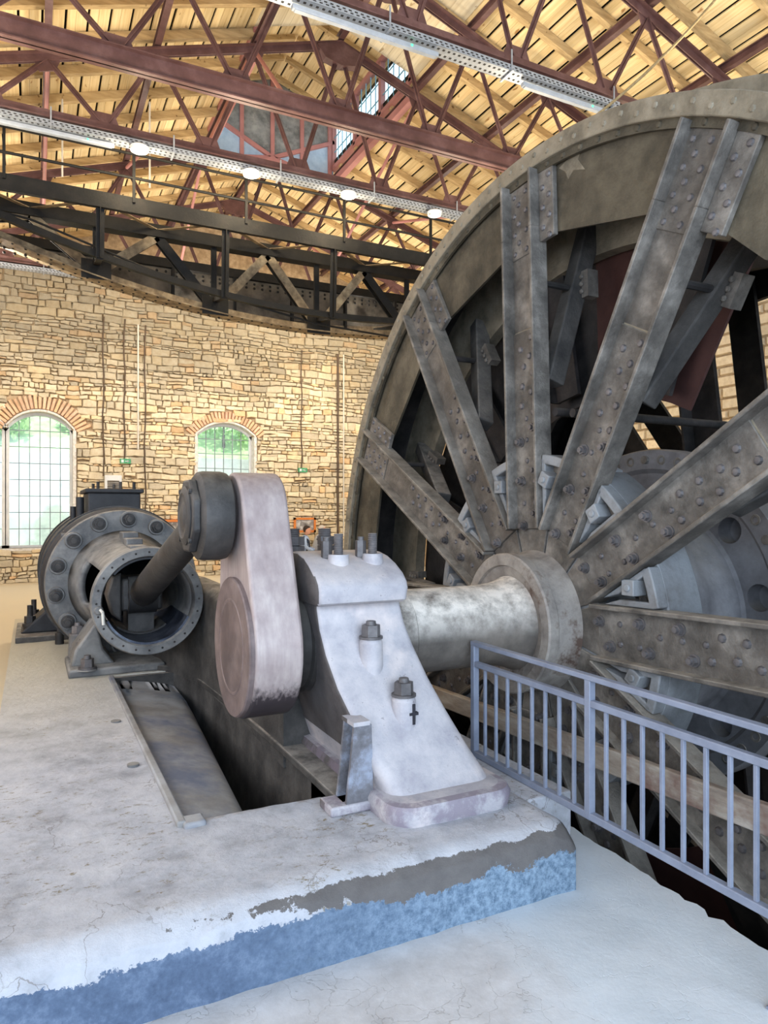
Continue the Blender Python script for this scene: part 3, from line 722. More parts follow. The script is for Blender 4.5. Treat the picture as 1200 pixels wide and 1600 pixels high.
for i, (x, ya, yb, up) in enumerate([(.19, TY[2], TY[3], 0), (1.64, TY[2], TY[3], 1), (3.09, TY[1], TY[2], 1), (5.99, TY[2], TY[3], 0), (7.44, TY[2], TY[3], 1), (8.89, TY[1], TY[2], 0), (5.99, TY[3], TY[4], 1), (3.09, TY[3], TY[4], 0)]):
    za, zb2 = (ztop(x)-.1, 7.2) if up == 0 else (7.2, ztop(x)-.1)
    o = MB().tube((x, ya+.05, za), (x, yb-.05, zb2), .03, n=8).build('sway_brace', m_mauvel, smooth=40)
    tag(o, ['pink tubular sway brace, leftmost under the plank roof', 'pink tubular sway brace rising behind the three-floodlight tray, left of the lantern', 'pink tubular brace between the deep-beam truss and the lantern apex',
            'pink tubular brace dropping away below the right lantern windows', 'pink tubular brace right of the lantern windows, rising away', 'pink tubular brace high on the right above the big wheel',
            'pink tubular brace behind the lantern, right of the far ridge', 'pink tubular brace behind the lantern, left of the far ridge'][i], 'brace', 'tubular sway braces between the trusses')

# cable trays, lamps -------------------------------------------------------
def tray(Y, xa, xb, label):
    t = empty('cable_tray', ((xa+xb)/2, Y, 6.92), label, 'cable tray', 'cable trays under the trusses')
    m = MB(); z0 = 6.97
    m.box(xa, xb, Y-.09, Y+.09, z0, z0+.008); 
    for s_ in (-1, 1): m.box(xa, xb, Y+s_*.09-.004, Y+s_*.09+.004, z0, z0+.075)
    m.build('tray', m_zinc, t, smooth=0)
    m = MB(); x = xa+.03
    while x < xb-.05:
        m.box(x, x+.035, Y-.0955, Y-.094, z0+.04, z0+.055); m.box(x+.02, x+.055, Y-.0955, Y-.094, z0+.015, z0+.028)
        m.box(x, x+.03, Y-.06, Y-.03, z0-.0015, z0); m.box(x, x+.03, Y+.03, Y+.06, z0-.0015, z0); x += .07
    stuff(m.build('slots', m_dark, t, smooth=0))
    x = xa+.6
    while x < xb:
        m = MB(); 
        for s_ in (-1, 1): m.bar((x, Y+s_*.1, z0-.01), (x, Y+s_*.1, 7.22), .008, .02, (1,0,0))
        m.box(x-.012, x+.012, Y-.13, Y+.13, z0-.02, z0-.005); m.build('hanger', m_zinc, t, smooth=0); x += 1.63
    return t
tray(TY[0], -2.0, 6.86, 'white perforated cable tray at the top, ending just above the big wheel rim')
tray(TY[2], -2.0, 8.4, 'perforated cable tray with three bright floodlights below the lantern')
tray(TY[4], -2.0, 11.0, 'far cable tray glimpsed through the black crane girder')
def led(Y, xa, xb, label):
    t = empty('strip_light', ((xa+xb)/2, Y, 6.88), label, 'strip light', 'switched-off strip lights under the trays')
    MB().box(xa, xb, Y-.032, Y+.032, 6.895, 6.945).build('housing', m_strip, t, bevel=.008)
    m = MB(); m.box(xa+.03, xb-.03, Y-.025, Y+.025, 6.884, 6.896); m.build('diffuser', m_strip, t, smooth=0)
    MB().dome((xb-.35, Y-.033, 6.92), (0,-1,0), .014, .01).build('indicator', m_led, t)
led(TY[0], 2.4, 4.15, 'white strip light on the top tray, left of the upper hanger bracket')
led(TY[0], 5.35, 6.8, 'white strip light on the end of the top tray above the big wheel')
led(TY[2], -1.6, 1.05, 'white strip light on the lower tray at the left edge')
def flood(x, Y, z, label, on=True):
    t = empty('floodlight', (x, Y, z-.08), label, 'floodlight', 'floodlights under the cable trays')
    m = MB(); m.lathe([(z-.0, .085), (z-.03, .12), (z+.02, .13), (z+.06, .07), (z+.06, .0), (z, 0)], (x, Y, 0), 'Z', 20, closed=False); m.build('housing', m_white, t)
    m = MB(); m.tube((x, Y, z-.032), (x, Y, z-.012), .085, n=20); m.build('lens', m_glow if on else m_white, t)
    MB().tube((x, Y, z+.05), (x, Y, 6.98), .01, n=6).build('stem', m_zinc, t)
    if on:
        l = bpy.data.lights.new('floodlight_beam', 'POINT'); l.energy = 45; l.color = (1, .84, .60); l.shadow_soft_size = .12
        o = bpy.data.objects.new('floodlight_beam', l); COL.objects.link(o); o.parent = t; o.location = (0, 0, .08-.16)
    return t
for x, Y, la in [(1.37, TY[2]-.16, 'lit floodlight at the left on the tray below the lantern'), (3.0, TY[2]-.16, 'lit floodlight in the middle of the tray, under the pink gable gusset'),
             (4.62, TY[2]-.16, 'lit floodlight right of the grey gable, below the lantern windows'), (5.55, TY[4]-.16, 'lit floodlight left of two seen low through the black crane lattice'), (8.03, TY[4]-.16, 'lit floodlight at the right seen low through the crane lattice, by the wheel rim')]:
    flood(x, Y, 6.88, la)
flood(6.25, TY[2]-.16, 6.88, 'unlit round floodlight hanging near the wheel rim at the end of the tray', False)
# added warm fill lights without fittings, brightening the planks and far wall
for x in (-.8, 2.6, 6.2, 9.6):
    for Y in (4.9, 8.0, 9.8, 13.6, 15.9):
        l = bpy.data.lights.new('warm_fill', 'SPOT' if Y < 13 else 'POINT'); l.energy = 105 if Y < 13 else 150
        if Y < 13: l.spot_size = rad(165); l.spot_blend = .35
        l.color = (1, .87, .66) if Y < 13 else (1, .92, .80); l.shadow_soft_size = .25
        o = bpy.data.objects.new('warm_fill', l); COL.objects.link(o); o.location = (x, Y, 5.9)
        if Y < 13: o.rotation_euler = (pi, 0, 0)      # fill turned up at the planks

# overhead crane -----------------------------------------------------------
cr = empty('overhead_crane', (XR, 12.4, 5.0), 'black sooty riveted overhead crane bridge spanning the hall below the roof', 'crane')
CZ = 6.3
def belly(x): return min(6.12, 4.95+.032*(x-4.6)**2)
YF, YM, YR2 = 11.20, 12.05, 13.5
def chord_box(name, Y, z, hh, dp, mat): MB().box(-2.5, 11.6, Y-dp/2, Y+dp/2, z-hh/2, z+hh/2).build(name, mat, cr, smooth=0)
chord_box('walkway_chord', YF, CZ+.02, .23, .08, m_black); chord_box('top_chord', YM, CZ, .20, .22, m_black); chord_box('top_chord', YR2, CZ, .16, .22, m_black)
xs = [-2.45+14*k/40 for k in range(41)]
for nm, Y, dz in (('bottom_chord', YM, .03), ('bottom_chord', YR2, .45), ('walkway_bottom_chord', YF+.15, .12)):
    m = MB(); rv = MB()
    for a, b in zip(xs[:-1], xs[1:]):
        wdt = .30 if nm == 'bottom_chord' else .09
        m.bar((a, Y, belly(a)+dz), (b, Y, belly(b)+dz), wdt, .02)
        if nm == 'bottom_chord':
            for s_ in (-1, 1): m.bar((a, Y+s_*.05, belly(a)+dz+.06), (b, Y+s_*.05, belly(b)+dz+.06), .012, .12)
            for q in (.25, .75):
                xx = a+(b-a)*q
                for s_ in (-1, 1): rv.dome((xx, Y+s_*.11, belly(xx)+dz-.01), (0,0,-1), .024, .016, 6)
        else: m.bar((a, Y, belly(a)+dz+.05), (b, Y, belly(b)+dz+.05), .02, .1)
    c = m.build(nm, m_crane_lt if nm == 'bottom_chord' else m_black, cr, smooth=0)
    if rv.v: stuff(rv.build('rivets', m_black, c))
nodes_t = [-1.9+1.87*k for k in range(8)]
for i, x in enumerate(nodes_t):
    for s_ in (-1, 1):
        bx = x+s_*.935
        if not -2.4 < bx < 11.5: continue
        m = MB(); p, q = V((x, YM-.06, CZ-.08)), V((bx, YM-.06, belly(bx)+.1)); m.bar(p, q, .15, .014, (0,1,0)); m.bar(p+V((0,.05,0)), q+V((0,.05,0)), .014, .1, (0,1,0)); dg = m.build('diagonal', m_crane_lt if s_ < 0 or i % 2 else m_black, cr, smooth=0)
        m = MB(); p, q = V((x, YM+.12, CZ-.08)), V((bx, YM+.12, belly(bx)+.1)); m.bar(p, q, .09, .02, (0,1,0)); m.build('diagonal', m_black, cr, smooth=0)
        m = MB(); p, q = V((x, YM-.06, CZ+.02)), V((bx, YF+.03, CZ+.02)); m.bar(p, q, .07, .012); m.build('plan_brace', m_crane_lt, cr, smooth=0)
    bx = x+.935
    if bx < 11.5:
        m = MB(); m.bar((bx, YF, CZ-.08), (bx, YF+.05, belly(bx)+.1), .012, .09, (0,1,0)); m.bar((bx, YF+.02, CZ-.08), (bx, YF+.07, belly(bx)+.1), .12, .012, (0,1,0)); m.build('hanger_post', m_black, cr, smooth=0)
        m = MB(); m.bar((bx, YM, CZ-.08), (bx, YM, belly(bx)+.05), .09, .05, (0,1,0)); m.build('web_post', m_black, cr, smooth=0)
        m = MB(); m.box(bx-.22, bx+.22, YM-.13, YM-.115, belly(bx)-.02, belly(bx)+.28); m.build('gusset_plate', m_black, cr, smooth=0)
        m = MB(); m.bar((bx, YF+.1, belly(bx)+.12), (bx, YR2, belly(bx)+.5), .09, .07); m.build('cross_beam', m_black, cr, smooth=0)
# rear girder: plated web in panels
for k in range(12):
    a, b = -2.3+1.16*k, -2.3+1.16*(k+1)-.015
    zb0 = max(belly(a), belly(b))+.34
    m = MB(); m.prism([(a, min(belly(a)+.5,CZ-.1)), (b, min(belly(b)+.5,CZ-.1)), (b, CZ-.08), (a, CZ-.08)], (0, YR2-.02, 0), (1,0,0), (0,0,1), (0,.02,0)); pn = m.build('web_plate', m_crane_web, cr, smooth=0)
    m = MB()
    for j in range(7):
        for zz in (CZ-.14, CZ-.22): m.dome((a+.08+j*.16, YR2-.02, zz), (0,-1,0), .028, .016, 6)
        m.dome((a+.08+j*.16, YR2-.02, min(belly(a+.08+j*.16)+.56,CZ-.1)), (0,-1,0), .028, .016, 6)
    stuff(m.build('rivets', m_black, pn))
    m = MB(); m.bar((a, YR2-.05, CZ-.08), (a, YR2-.05, min(belly(a)+.46,CZ-.12)), .05, .09, (0,1,0)); m.build('web_post', m_black, cr, smooth=0)
for dz in (.42, .78): MB().tube((-2.4, YF-.05, CZ+dz), (11.4, YF-.05, CZ+dz), .022, n=8).build('handrail', m_black, cr)
for k in range(8):
    x = -.35+1.72*k; MB().box(x-.02, x+.02, YF-.07, YF-.03, CZ+.05, CZ+.80).build('handrail_post', m_black, cr, smooth=0)
MB().path([(-2.4, YF+.3, 6.25), (0, YF+.25, 5.95), (2.2, YF+.2, 5.3), (4.4, YF+.2, 4.95), (8, YF+.2, 4.8)], .018).build('signal_wire', m_black, cr)

# ================================================================== MACHINE
# concrete plinth with the crank trough
def plinth():
    x0, x1, y0, y1 = -.2, 2.19, 2.45, 10.4; hx0, hx1, hy0, hy1 = .60, 1.32, 3.27, 6.42
    def gridpts(a, b, st, must):
        pts = {a, b, *must}; n = int((b-a)/st)
        for k in range(n+1):
            q = a+(b-a)*k/n
            if all(abs(q-m_) > st*.4 for m_ in must): pts.add(q)
        return sorted(pts)
    gx = gridpts(x0, x1, .035, [hx0, hx1]); gy = gridpts(y0, 3.6, .03, [hy0])+gridpts(3.6, y1, .12, [hy1])[1:]
    gy = [y0, y0+.008, y0+.018]+[q for q in gy if q > y0+.02]
    mb = MB(); idx = {}
    def top(i, j):
        if (i, j) in idx: return idx[(i, j)]
        x, y = gx[i], gy[j]; z = .30+.006*noise.noise(V((x*3, y*3, 0)))+.004*noise.noise(V((x*11, y*11, 4)))
        e = y-y0; wob = .5+.9*abs(noise.noise(V((x*5, 1.7, 0))))+.5*abs(noise.noise(V((x*17, 5.7, 0))))
        if e < .12: z -= .075*wob*(1-e/.12)**2.2
        er = x1-x
        if er < .08: z -= .03*(1-er/.08)**2
        yy, xx = y, x
        if abs(y-hy0) < .001 and hx0 <= x <= hx1: yy += -.03+.07*noise.noise(V((x*6, 2, 9)))*1.2; z -= .012
        if abs(x-x1) < .001: xx += .01*noise.noise(V((0, y*6, 0)))
        if j <= 2: yy += .01*noise.noise(V((x*8, 0, 3)))
        mb.v.append(V((xx, yy, z))); mb.t.append(None); idx[(i, j)] = len(mb.v)-1; return idx[(i, j)]
    low = {}
    def bot(i, j, zb):
        if (i, j) in low: return low[(i, j)]
        p = mb.v[top(i, j)]; mb.v.append(V((p.x, p.y, zb))); mb.t.append(None); low[(i, j)] = len(mb.v)-1; return low[(i, j)]
    nx, ny = len(gx)-1, len(gy)-1
    def solid(i, j):
        if i < 0 or j < 0 or i >= nx or j >= ny: return None
        cx, cy = (gx[i]+gx[i+1])/2, (gy[j]+gy[j+1])/2
        return not (hx0 < cx < hx1 and hy0 < cy < hy1)
    for i in range(nx):
        for j in range(ny):
            if not solid(i, j): continue
            mb.f.append((top(i, j), top(i+1, j), top(i+1, j+1), top(i, j+1)))
            for (di, dj, a, b) in ((-1,0,(i,j+1),(i,j)), (1,0,(i+1,j),(i+1,j+1)), (0,-1,(i,j),(i+1,j)), (0,1,(i+1,j+1),(i,j+1))):
                s_ = solid(i+di, j+dj)
                if s_ is True: continue
                zb = -.0 if s_ is None else -1.0
                if s_ is None:
                    mb.f.append((top(*a), bot(*a, zb), bot(*b, zb), top(*b)))
                else:
                    # vertical pit wall
                    mb.f.append((top(*a), bot(*a, zb), bot(*b, zb), top(*b)))
    return mb.build('concrete_plinth', m_plinth, org=(1.0, 4, 0), smooth=60)
pl = plinth(); tag(pl, 'long pale worn concrete plinth with a chipped blue-grey front, under the engine', 'plinth')
# trough sheet, curving down under the crank
m_trough = M('trough_smooth_cement', [(128,124,120),(150,148,146),(168,168,170)], 3, .6, 0, .15, 25, big=(1.3,(110,116,132),.5,.66))
ts = MB(); n = 14; ys = [3.22+3.13*k/10 for k in range(11)]; rows_ = []
for yy in ys:
    wd = min(.40+.075*(yy-3.3), .60); row = []
    for k in range(n+1):
        u = k/n; row.append(V((.605+wd*u, yy, .276-.06*u-.06*u*u-(.16*max(0, (u-.8)/.2)**2))))
    row.append(V((.607+wd, yy, -1.0))); rows_.append(row)
for r0, r1 in zip(rows_[:-1], rows_[1:]):
    for k in range(n+1): ts.add([r0[k], r0[k+1], r1[k+1], r1[k]], [(0,1,2,3)])
tsl = ts.build('trough_slope', m_trough, pl, smooth=60)
bm = bmesh.new(); bm.from_mesh(tsl.data); bmesh.ops.remove_doubles(bm, verts=bm.verts, dist=.0005); bm.to_mesh(tsl.data); bm.free(); tsl.data.polygons.foreach_set('use_smooth', [True]*len(tsl.data.polygons))
MB().box(2.17, 2.44, 2.76, 4.6, .0, .293).build('side_ledge', m_plinth, pl, smooth=0, bevel=.01)
cb = MB(); cb.box(.575, .615, 3.2, 6.35, .28, .325); cb.build('curb_strip', m_trough, pl, bevel=.008)
MB().box(.60, .70, 3.17, 3.27, .27, .322).build('curb_block', m_trough, pl, bevel=.012)
MB().box(.58,1.34,3.22,6.45,-1.06,-1.0).build('pit_bottom', m_pit, pl, smooth=0)
for (x, y) in ((.50, 5.0), (.50, 4.1)): MB().tube((x, y, .295), (x, y, .309), .032, n=14).build('floor_plug', m_bell, pl)

# engine bed: bell guide + girder + foot
bed = empty('engine_bed', (.8, 6.0, .3), 'dark cast iron engine bed with round crosshead guide joining cylinder to bearing', 'engine bed')
AX = V((.80, 0, 1.02))
bl = MB(); prof = [(5.70,.385),(5.85,.375),(6.2,.375),(6.5,.38),(6.75,.395),(6.95,.42),(7.1,.45),(7.26,.50)]
n = 64; vs = []; fs = []
for k in range(n):
    a = 2*pi*k/n
    for (yy, r) in prof: vs.append((AX.x+math.cos(a)*r, yy, AX.z+math.sin(a)*r))
L = len(prof)
for k in range(n):
    a = math.degrees(2*pi*(k+.5)/n)
    for j in range(L-1):
        if j in (1, 2, 3, 4) and (148 < a < 205): continue
        fs.append((k*L+j, k*L+j+1, ((k+1) % n)*L+j+1, ((k+1) % n)*L+j))
bl.add(vs, fs); ob = bl.build('guide_bell', m_bell, bed); sm = ob.modifiers.new('thick', 'SOLIDIFY'); sm.thickness = .055; sm.offset = -1
m = MB(); m.lathe([(5.62,.335),(5.60,.345),(5.60,.405),(5.62,.415),(5.70,.415),(5.73,.40),(5.74,.335)], AX, 'Y', 72); m.build('guide_ring', m_bell, bed)
m = MB(); m.lathe([(5.63,.335),(5.63,.318),(7.2,.318),(7.2,.335)], AX, 'Y', 64, a0=rad(205), a1=rad(335)); m.build('lower_slide', m_bore, bed)
m = MB(); m.lathe([(5.63,.335),(5.63,.318),(7.2,.318),(7.2,.335)], AX, 'Y', 64, a0=rad(40), a1=rad(140)); m.build('upper_slide', m_barrel, bed)
m = MB()
for k in range(24):
    a = rad(15*k); m.dome((AX.x+math.cos(a)*.375, 5.60, AX.z+math.sin(a)*.375), (0,-1,0), .009, .004, 6)
stuff(m.build('screw_heads', m_dark, bed))
m = MB(); m.dome((AX.x-.36, 5.60, AX.z-.05), (0,-1,0), .035, .03, 12); m.build('bolt_head', m_bell, bed)
m = MB(); m.path([(AX.x-.35, 5.57, AX.z-.04), (AX.x-.335, 5.55, AX.z-.06), (AX.x-.33, 5.55, AX.z-.15)], .011); m.build('drip_pipe', m_pipew, bed)
m = MB()
for k in range(3): m.box(.74, .88, 6.25+.28*k, 6.53+.28*k, 1.30, 1.415+.05*k)
m.build('stepped_rib', m_bell, bed, bevel=.01)
# foot flange on the plinth
m = MB(); m.box(.27, 1.06, 6.45, 7.15, .295, .37); m.build('foot_flange', m_bell, bed, bevel=.02)
m = MB(); m.prism([(.30,.36),(.66,.36),(.56,.50),(.50,.74),(.33,.50)], (0,6.62,0), (1,0,0), (0,0,1), (0,.5,0)); m.build('foot_web', m_bell, bed, bevel=.02)
for (x, y, z) in ((.42, 6.47, .37), (.40, 6.78, .46), (.38, 7.12, .56)):
    m = MB(); m.tube((x, y, .36), (x, y, z), .085, .075, n=16); m.build('bolt_boss', m_bell, bed)
    m = MB(); m.hexbolt((x, y, z), (0,0,1), .055, .085); m.build('bolt', m_bolt, bed)
# girder between guide and bearing, with curved lower flange
gir = MB()
sec = []
for yy, xa, xb, zt_, zb_ in ((6.9,.98,1.35,1.12,.30),(6.2,1.12,1.40,1.13,.30),(5.75,1.22,1.44,1.11,.30),(5.0,1.26,1.46,1.03,.28),(4.4,1.29,1.47,.92,.25),(3.9,1.30,1.47,.80,.22)):
    sec.append([V((xa,yy,zb_)),V((xb,yy,zb_)),V((xb,yy,zt_-.05)),V((xb-.05,yy,zt_)),V((xa+.05,yy,zt_)),V((xa,yy,zt_-.05))])
gir.loft(sec); gir.build('girder', m_bed, bed, smooth=50)
lf = MB(); pts = [(.98,6.46),(1.10,6.35),(1.18,6.1),(1.23,5.5),(1.26,4.8),(1.28,4.2),(1.29,3.5),(1.29,3.02)]
sec = [[V((x,y,.30)),V((x+.25,y,.30)),V((x+.25,y,.345)),V((x,y,.345))] for x, y in pts]
lf.loft(sec); lf.build('bed_flange', m_bed, bed, smooth=0, bevel=.008)
MB().box(.60, 1.30, 6.365, 6.42, -1.0, .29).build('bed_wall', m_bed, bed, smooth=0)
wv_ = MB(); sec = [[V((x+.03,y,-1.0)),V((x+.25,y,-1.0)),V((x+.25,y,.30)),V((x+.03,y,.30))] for x, y in pts]
wv_.loft(sec); wv_.build('bed_wall', m_bed, bed, smooth=50)

# steam cylinder
cy = empty('steam_cylinder', (.8, 8.3, .3), 'large black horizontal steam cylinder with a bolted grey end flange, behind the connecting rod', 'cylinder')
m = MB(); m.lathe([(7.26,.36),(7.26,.69),(7.28,.70),(7.36,.70),(7.38,.69),(7.38,.36)], AX, 'Y', 72); m.build('end_flange', m_bell, cy)
bp = None
for k in range(14):
    a = rad(360/14*(k+.35)); x, z = AX.x+math.cos(a)*.61, AX.z+math.sin(a)*.61
    m = MB(); m.tube((x,7.27,z), (x,7.22,z), .082, .074, n=20); bb = m.build('flange_bolt', m_bell, cy)
    m = MB(); m.tube((x,7.225,z), (x,7.205,z), .062, .060, n=18); m.tube((x,7.205,z), (x,7.16,z), .048, n=6, ph=k); m.tube((x,7.16,z), (x,7.12,z), .026, n=12); m.build('nut', m_gun, bb)
m = MB(); m.lathe([(7.38,.66),(7.45,.68),(7.5,.72),(7.6,.73),(9.3,.73),(9.4,.70),(9.55,.70),(9.55,0),(7.38,0)], AX, 'Y', 64, closed=False); m.build('barrel', m_barrel, cy)
for yy in (7.62, 8.45, 9.25): m = MB(); m.lathe([(yy,.72),(yy,.745),(yy+.05,.745),(yy+.05,.72)], AX, 'Y', 64); m.build('jacket_band', m_gun, cy)
m = MB(); m.box(.52, 1.04, 7.9, 8.7, 1.60, 1.90); m.build('valve_chest', m_barrel, cy, bevel=.015)
m = MB(); m.box(.49, 1.07, 7.86, 8.74, 1.90, 1.945); m.build('valve_lid', m_barrel, cy, bevel=.012)
for x, y in ((.62,7.95),(.84,7.93),(.98,7.95),(.62,8.6),(.84,8.6),(1.02,8.3)): MB().tube((x,y,1.94),(x,y,2.02),.016,n=8).build('stud', m_gun, cy)
m = MB(); m.tube((.46,8.2,1.3),(.46,8.2,1.86),.04,n=12); m.tube((.40,8.35,1.2),(.40,8.35,1.76),.03,n=12); m.build('side_pipes', m_barrel, cy)
m = MB(); m.bar((.28, 7.5, 1.50), (.55, 8.0, 1.62), .03, .03); m.tube((.25,7.46,1.47),(.30,7.46,1.47),.03,n=10); m.build('drain_lever', m_bell, cy)
m = MB(); m.prism([(-.12,.36),(.55,.36),(.60,.60),(.35,.75),(.16,.62)], (0,8.7,0), (1,0,0), (0,0,1), (0,.5,0)); m.build('cylinder_foot', m_barrel, cy, bevel=.02)
m = MB(); m.box(-.16, .75, 8.45, 9.6, .295, .36); m.build('base_plate', m_bed, cy, bevel=.01)
for x, y in ((-.02,8.8),(.02,9.35)): 
    m = MB(); m.hexbolt((x,y,.44), (0,0,1), .06, .1); m.tube((x,y,.36),(x,y,.45),.07,n=12); m.tube((x,y,.54),(x,y,.66),.03,n=10); m.build('foundation_bolt', m_gun, cy)
m = MB(); m.tube((.26,8.2,.30),(.26,8.2,.42),.045,n=10); m.tube((.26,8.2,.42),(.26,8.2,.6),.025,n=10); m.build('drain_valve', m_gun, cy)

# crosshead
ch = empty('crosshead', (.8, 6.1, 1.02), 'dark crosshead block inside the round guide, joined to the connecting rod', 'crosshead')
m = MB(); m.box(.64,.96,5.98,6.45,.90,1.16); m.build('block', m_gun, ch, bevel=.02)
m = MB(); m.lathe([(6.0,.30),(6.0,.315),(6.5,.315),(6.5,.30)], AX, 'Y', 32, a0=rad(232), a1=rad(308)); m.build('slipper', m_gun, ch)
m = MB(); m.box(.70,.90,6.05,6.4,.71,.91); m.build('slipper_neck', m_gun, ch)
m = MB(); m.prism([(.57,.88),(.64,.82),(.64,1.22),(.57,1.18),(.53,1.03)], (0,5.97,0), (1,0,0), (0,0,1), (0,.25,0)); m.build('side_cheek', m_gun, ch, bevel=.015)
m = MB(); m.tube((.8,6.44,1.03),(.8,7.9,1.03),.06,n=16); m.build('piston_rod', m_bore, ch)

# crank, rod, shaft
PIN = V((0, YC+.10, ZC+.69))
cs = empty('crankshaft', (1.6, YC, ZC-.38), 'thick dusty shaft with brown forged crank arm, lying in the pale bearing pedestal', 'crankshaft')
def hull2(c0, r0, c1, r1, n=24):
    dx, dz = c1[0]-c0[0], c1[1]-c0[1]; d = math.hypot(dx, dz); th = math.atan2(dz, dx); be = math.acos((r0-r1)/d)
    pts = [(c1[0]+r1*math.cos(th-be+2*be*k/n), c1[1]+r1*math.sin(th-be+2*be*k/n)) for k in range(n+1)]
    pts += [(c0[0]+r0*math.cos(th+be+(2*pi-2*be)*k/n), c0[1]+r0*math.sin(th+be+(2*pi-2*be)*k/n)) for k in range(n+1)]
    return pts
m = MB(); m.prism(hull2((YC, ZC), .375, (PIN.y, PIN.z), .235, 30), (.965,0,0), (0,1,0), (0,0,1), (.25,0,0)); m.build('crank_arm', m_crank, cs, smooth=30, bevel=.018, seg=3)
m = MB(); m.lathe([(.98,0),(.98,.366),(.955,.364),(.945,.366),(.938,.36),(.938,0)], (0,YC,ZC), 'X', 64, closed=False); m.build('crank_boss', m_boss, cs)
m = MB(); m.lathe([(.938,.235),(.935,.24),(.935,.25),(.938,.255)], (0,YC,ZC), 'X', 64); m.build('shaft_end_ring', m_boss, cs)
m = MB(); m.tube((.72,PIN.y,PIN.z),(1.05,PIN.y,PIN.z),.13,n=32); m.build('crank_pin', m_gun, cs)
m = MB(); m.lathe([(1.34,0),(1.34,.24),(1.36,.24),(1.74,.24),(1.75,.262),(1.93,.262),(1.94,.25),(2.50,.25),(2.62,.26),(2.70,.28),(2.745,.30),(2.745,0)], (0,YC,ZC), 'X', 64, closed=False); m.build('shaft', m_shaft, cs)
m = MB(); m.lathe([(1.20,0),(1.20,.24),(1.225,.262),(1.25,.262),(1.26,.255),(1.30,.255),(1.31,.275),(1.34,.275),(1.34,0)], (0,YC,ZC), 'X', 56, closed=False); m.build('oil_collar', m_gun, cs)
m = MB(); m.tube((2.74,YC,ZC),(6.5,YC,ZC),.24,n=40); m.build('inner_shaft', m_dark, cs)

rod = empty('connecting_rod', (.84, YC+.1, ZC+.4), 'black steel connecting rod with a round big end on the crank pin', 'connecting rod')
m = MB(); m.lathe([(.765,.14),(.765,.205),(.785,.232),(.81,.238),(.90,.238),(.93,.230),(.945,.205),(.945,.14)], (0,PIN.y,PIN.z), 'X', 64); m.build('big_end', m_gun, rod)
m = MB(); pts = [(math.cos(rad(22.5+45*k))*.205, math.sin(rad(22.5+45*k))*.205) for k in range(8)]; m.prism(pts, (.725,PIN.y,PIN.z), (0,1,0), (0,0,1), (.045,0,0)); m.build('bearing_cover', m_gun, rod, bevel=.012)
m = MB(); m.lathe([(.725,0),(.725,.155),(.718,.155),(.71,.145),(.705,.12),(.712,.11),(.712,.07),(.705,.06),(.705,0)], (0,PIN.y,PIN.z), 'X', 40, closed=False); m.build('end_cap', m_gun, rod)
for a in (45,135,225,315): MB().tube((.728,PIN.y+.18*math.cos(rad(a)),PIN.z+.18*math.sin(rad(a))),(.714,PIN.y+.18*math.cos(rad(a)),PIN.z+.18*math.sin(rad(a))),.014,n=8).build('cover_bolt', m_gun, rod)
p0 = V((.84, PIN.y+.12, PIN.z-.03)); p1 = V((.80, 6.0, 1.03)); m = MB(); m.tube(p0, p1, .092, .112, n=28); m.build('rod', m_gun, rod)
m = MB(); m.lathe([(.69,.10),(.69,.15),(.91,.15),(.91,.10)], (0,6.02,1.03), 'X', 32); m.build('small_end', m_gun, rod)

# bearing pedestal ---------------------------------------------------------
pd = empty('bearing_pedestal', (1.7, YC, .3), 'tall lilac-white painted bearing pedestal with bolts, supporting the shaft on the plinth corner', 'pedestal')
def rrect(x0, x1, y0, y1, z, r, n=5, zf=None):
    pts = []
    for cx, cy, a0 in ((x1-r, y1-r, 0), (x0+r, y1-r, 90), (x0+r, y0+r, 180), (x1-r, y0+r, 270)):
        for k in range(n+1):
            a = rad(a0+90*k/n); pts.append(V((cx+r*math.cos(a), cy+r*math.sin(a), z)))
    return pts
def sym(yf): return 2*YC-yf
m = MB(); m.loft([rrect(1.42,2.08,2.72,sym(2.72),.295,.13), rrect(1.41,2.09,2.71,sym(2.71),.36,.13), rrect(1.425,2.075,2.725,sym(2.725),.388,.12), rrect(1.47,2.02,2.80,sym(2.80),.395,.09)]); m.build('sole', m_ped, pd, smooth=50)
lv = [(.38,2.835,1.47,2.035,.10),(.42,2.87,1.455,2.02,.09),(.525,2.955,1.42,1.97,.07),(.685,3.065,1.375,1.905,.05),(.83,3.175,1.335,1.86,.04),(.98,3.285,1.315,1.83,.035),(1.10,3.345,1.305,1.805,.03),(1.20,3.37,1.30,1.79,.03),(1.225,3.37,1.30,1.785,.03)]
m = MB(); m.loft([rrect(xa, xb, yf, sym(yf), z, r) for z, yf, xa, xb, r in lv]); m.build('body', m_ped, pd, smooth=40)
lv = [(1.225,3.30,1.285,1.77,.02),(1.24,3.275,1.275,1.78,.03),(1.30,3.262,1.27,1.785,.035),(1.335,3.275,1.27,1.785,.035),(1.375,3.32,1.272,1.785,.035),(1.42,3.40,1.275,1.783,.035),(1.455,3.49,1.28,1.78,.035),(1.474,3.58,1.285,1.775,.035),(1.482,3.66,1.31,1.75,.02)]
m = MB(); m.loft([rrect(xa, xb, yf, sym(yf), z, r) for z, yf, xa, xb, r in lv]); m.build('cap', m_ped, pd, smooth=45)
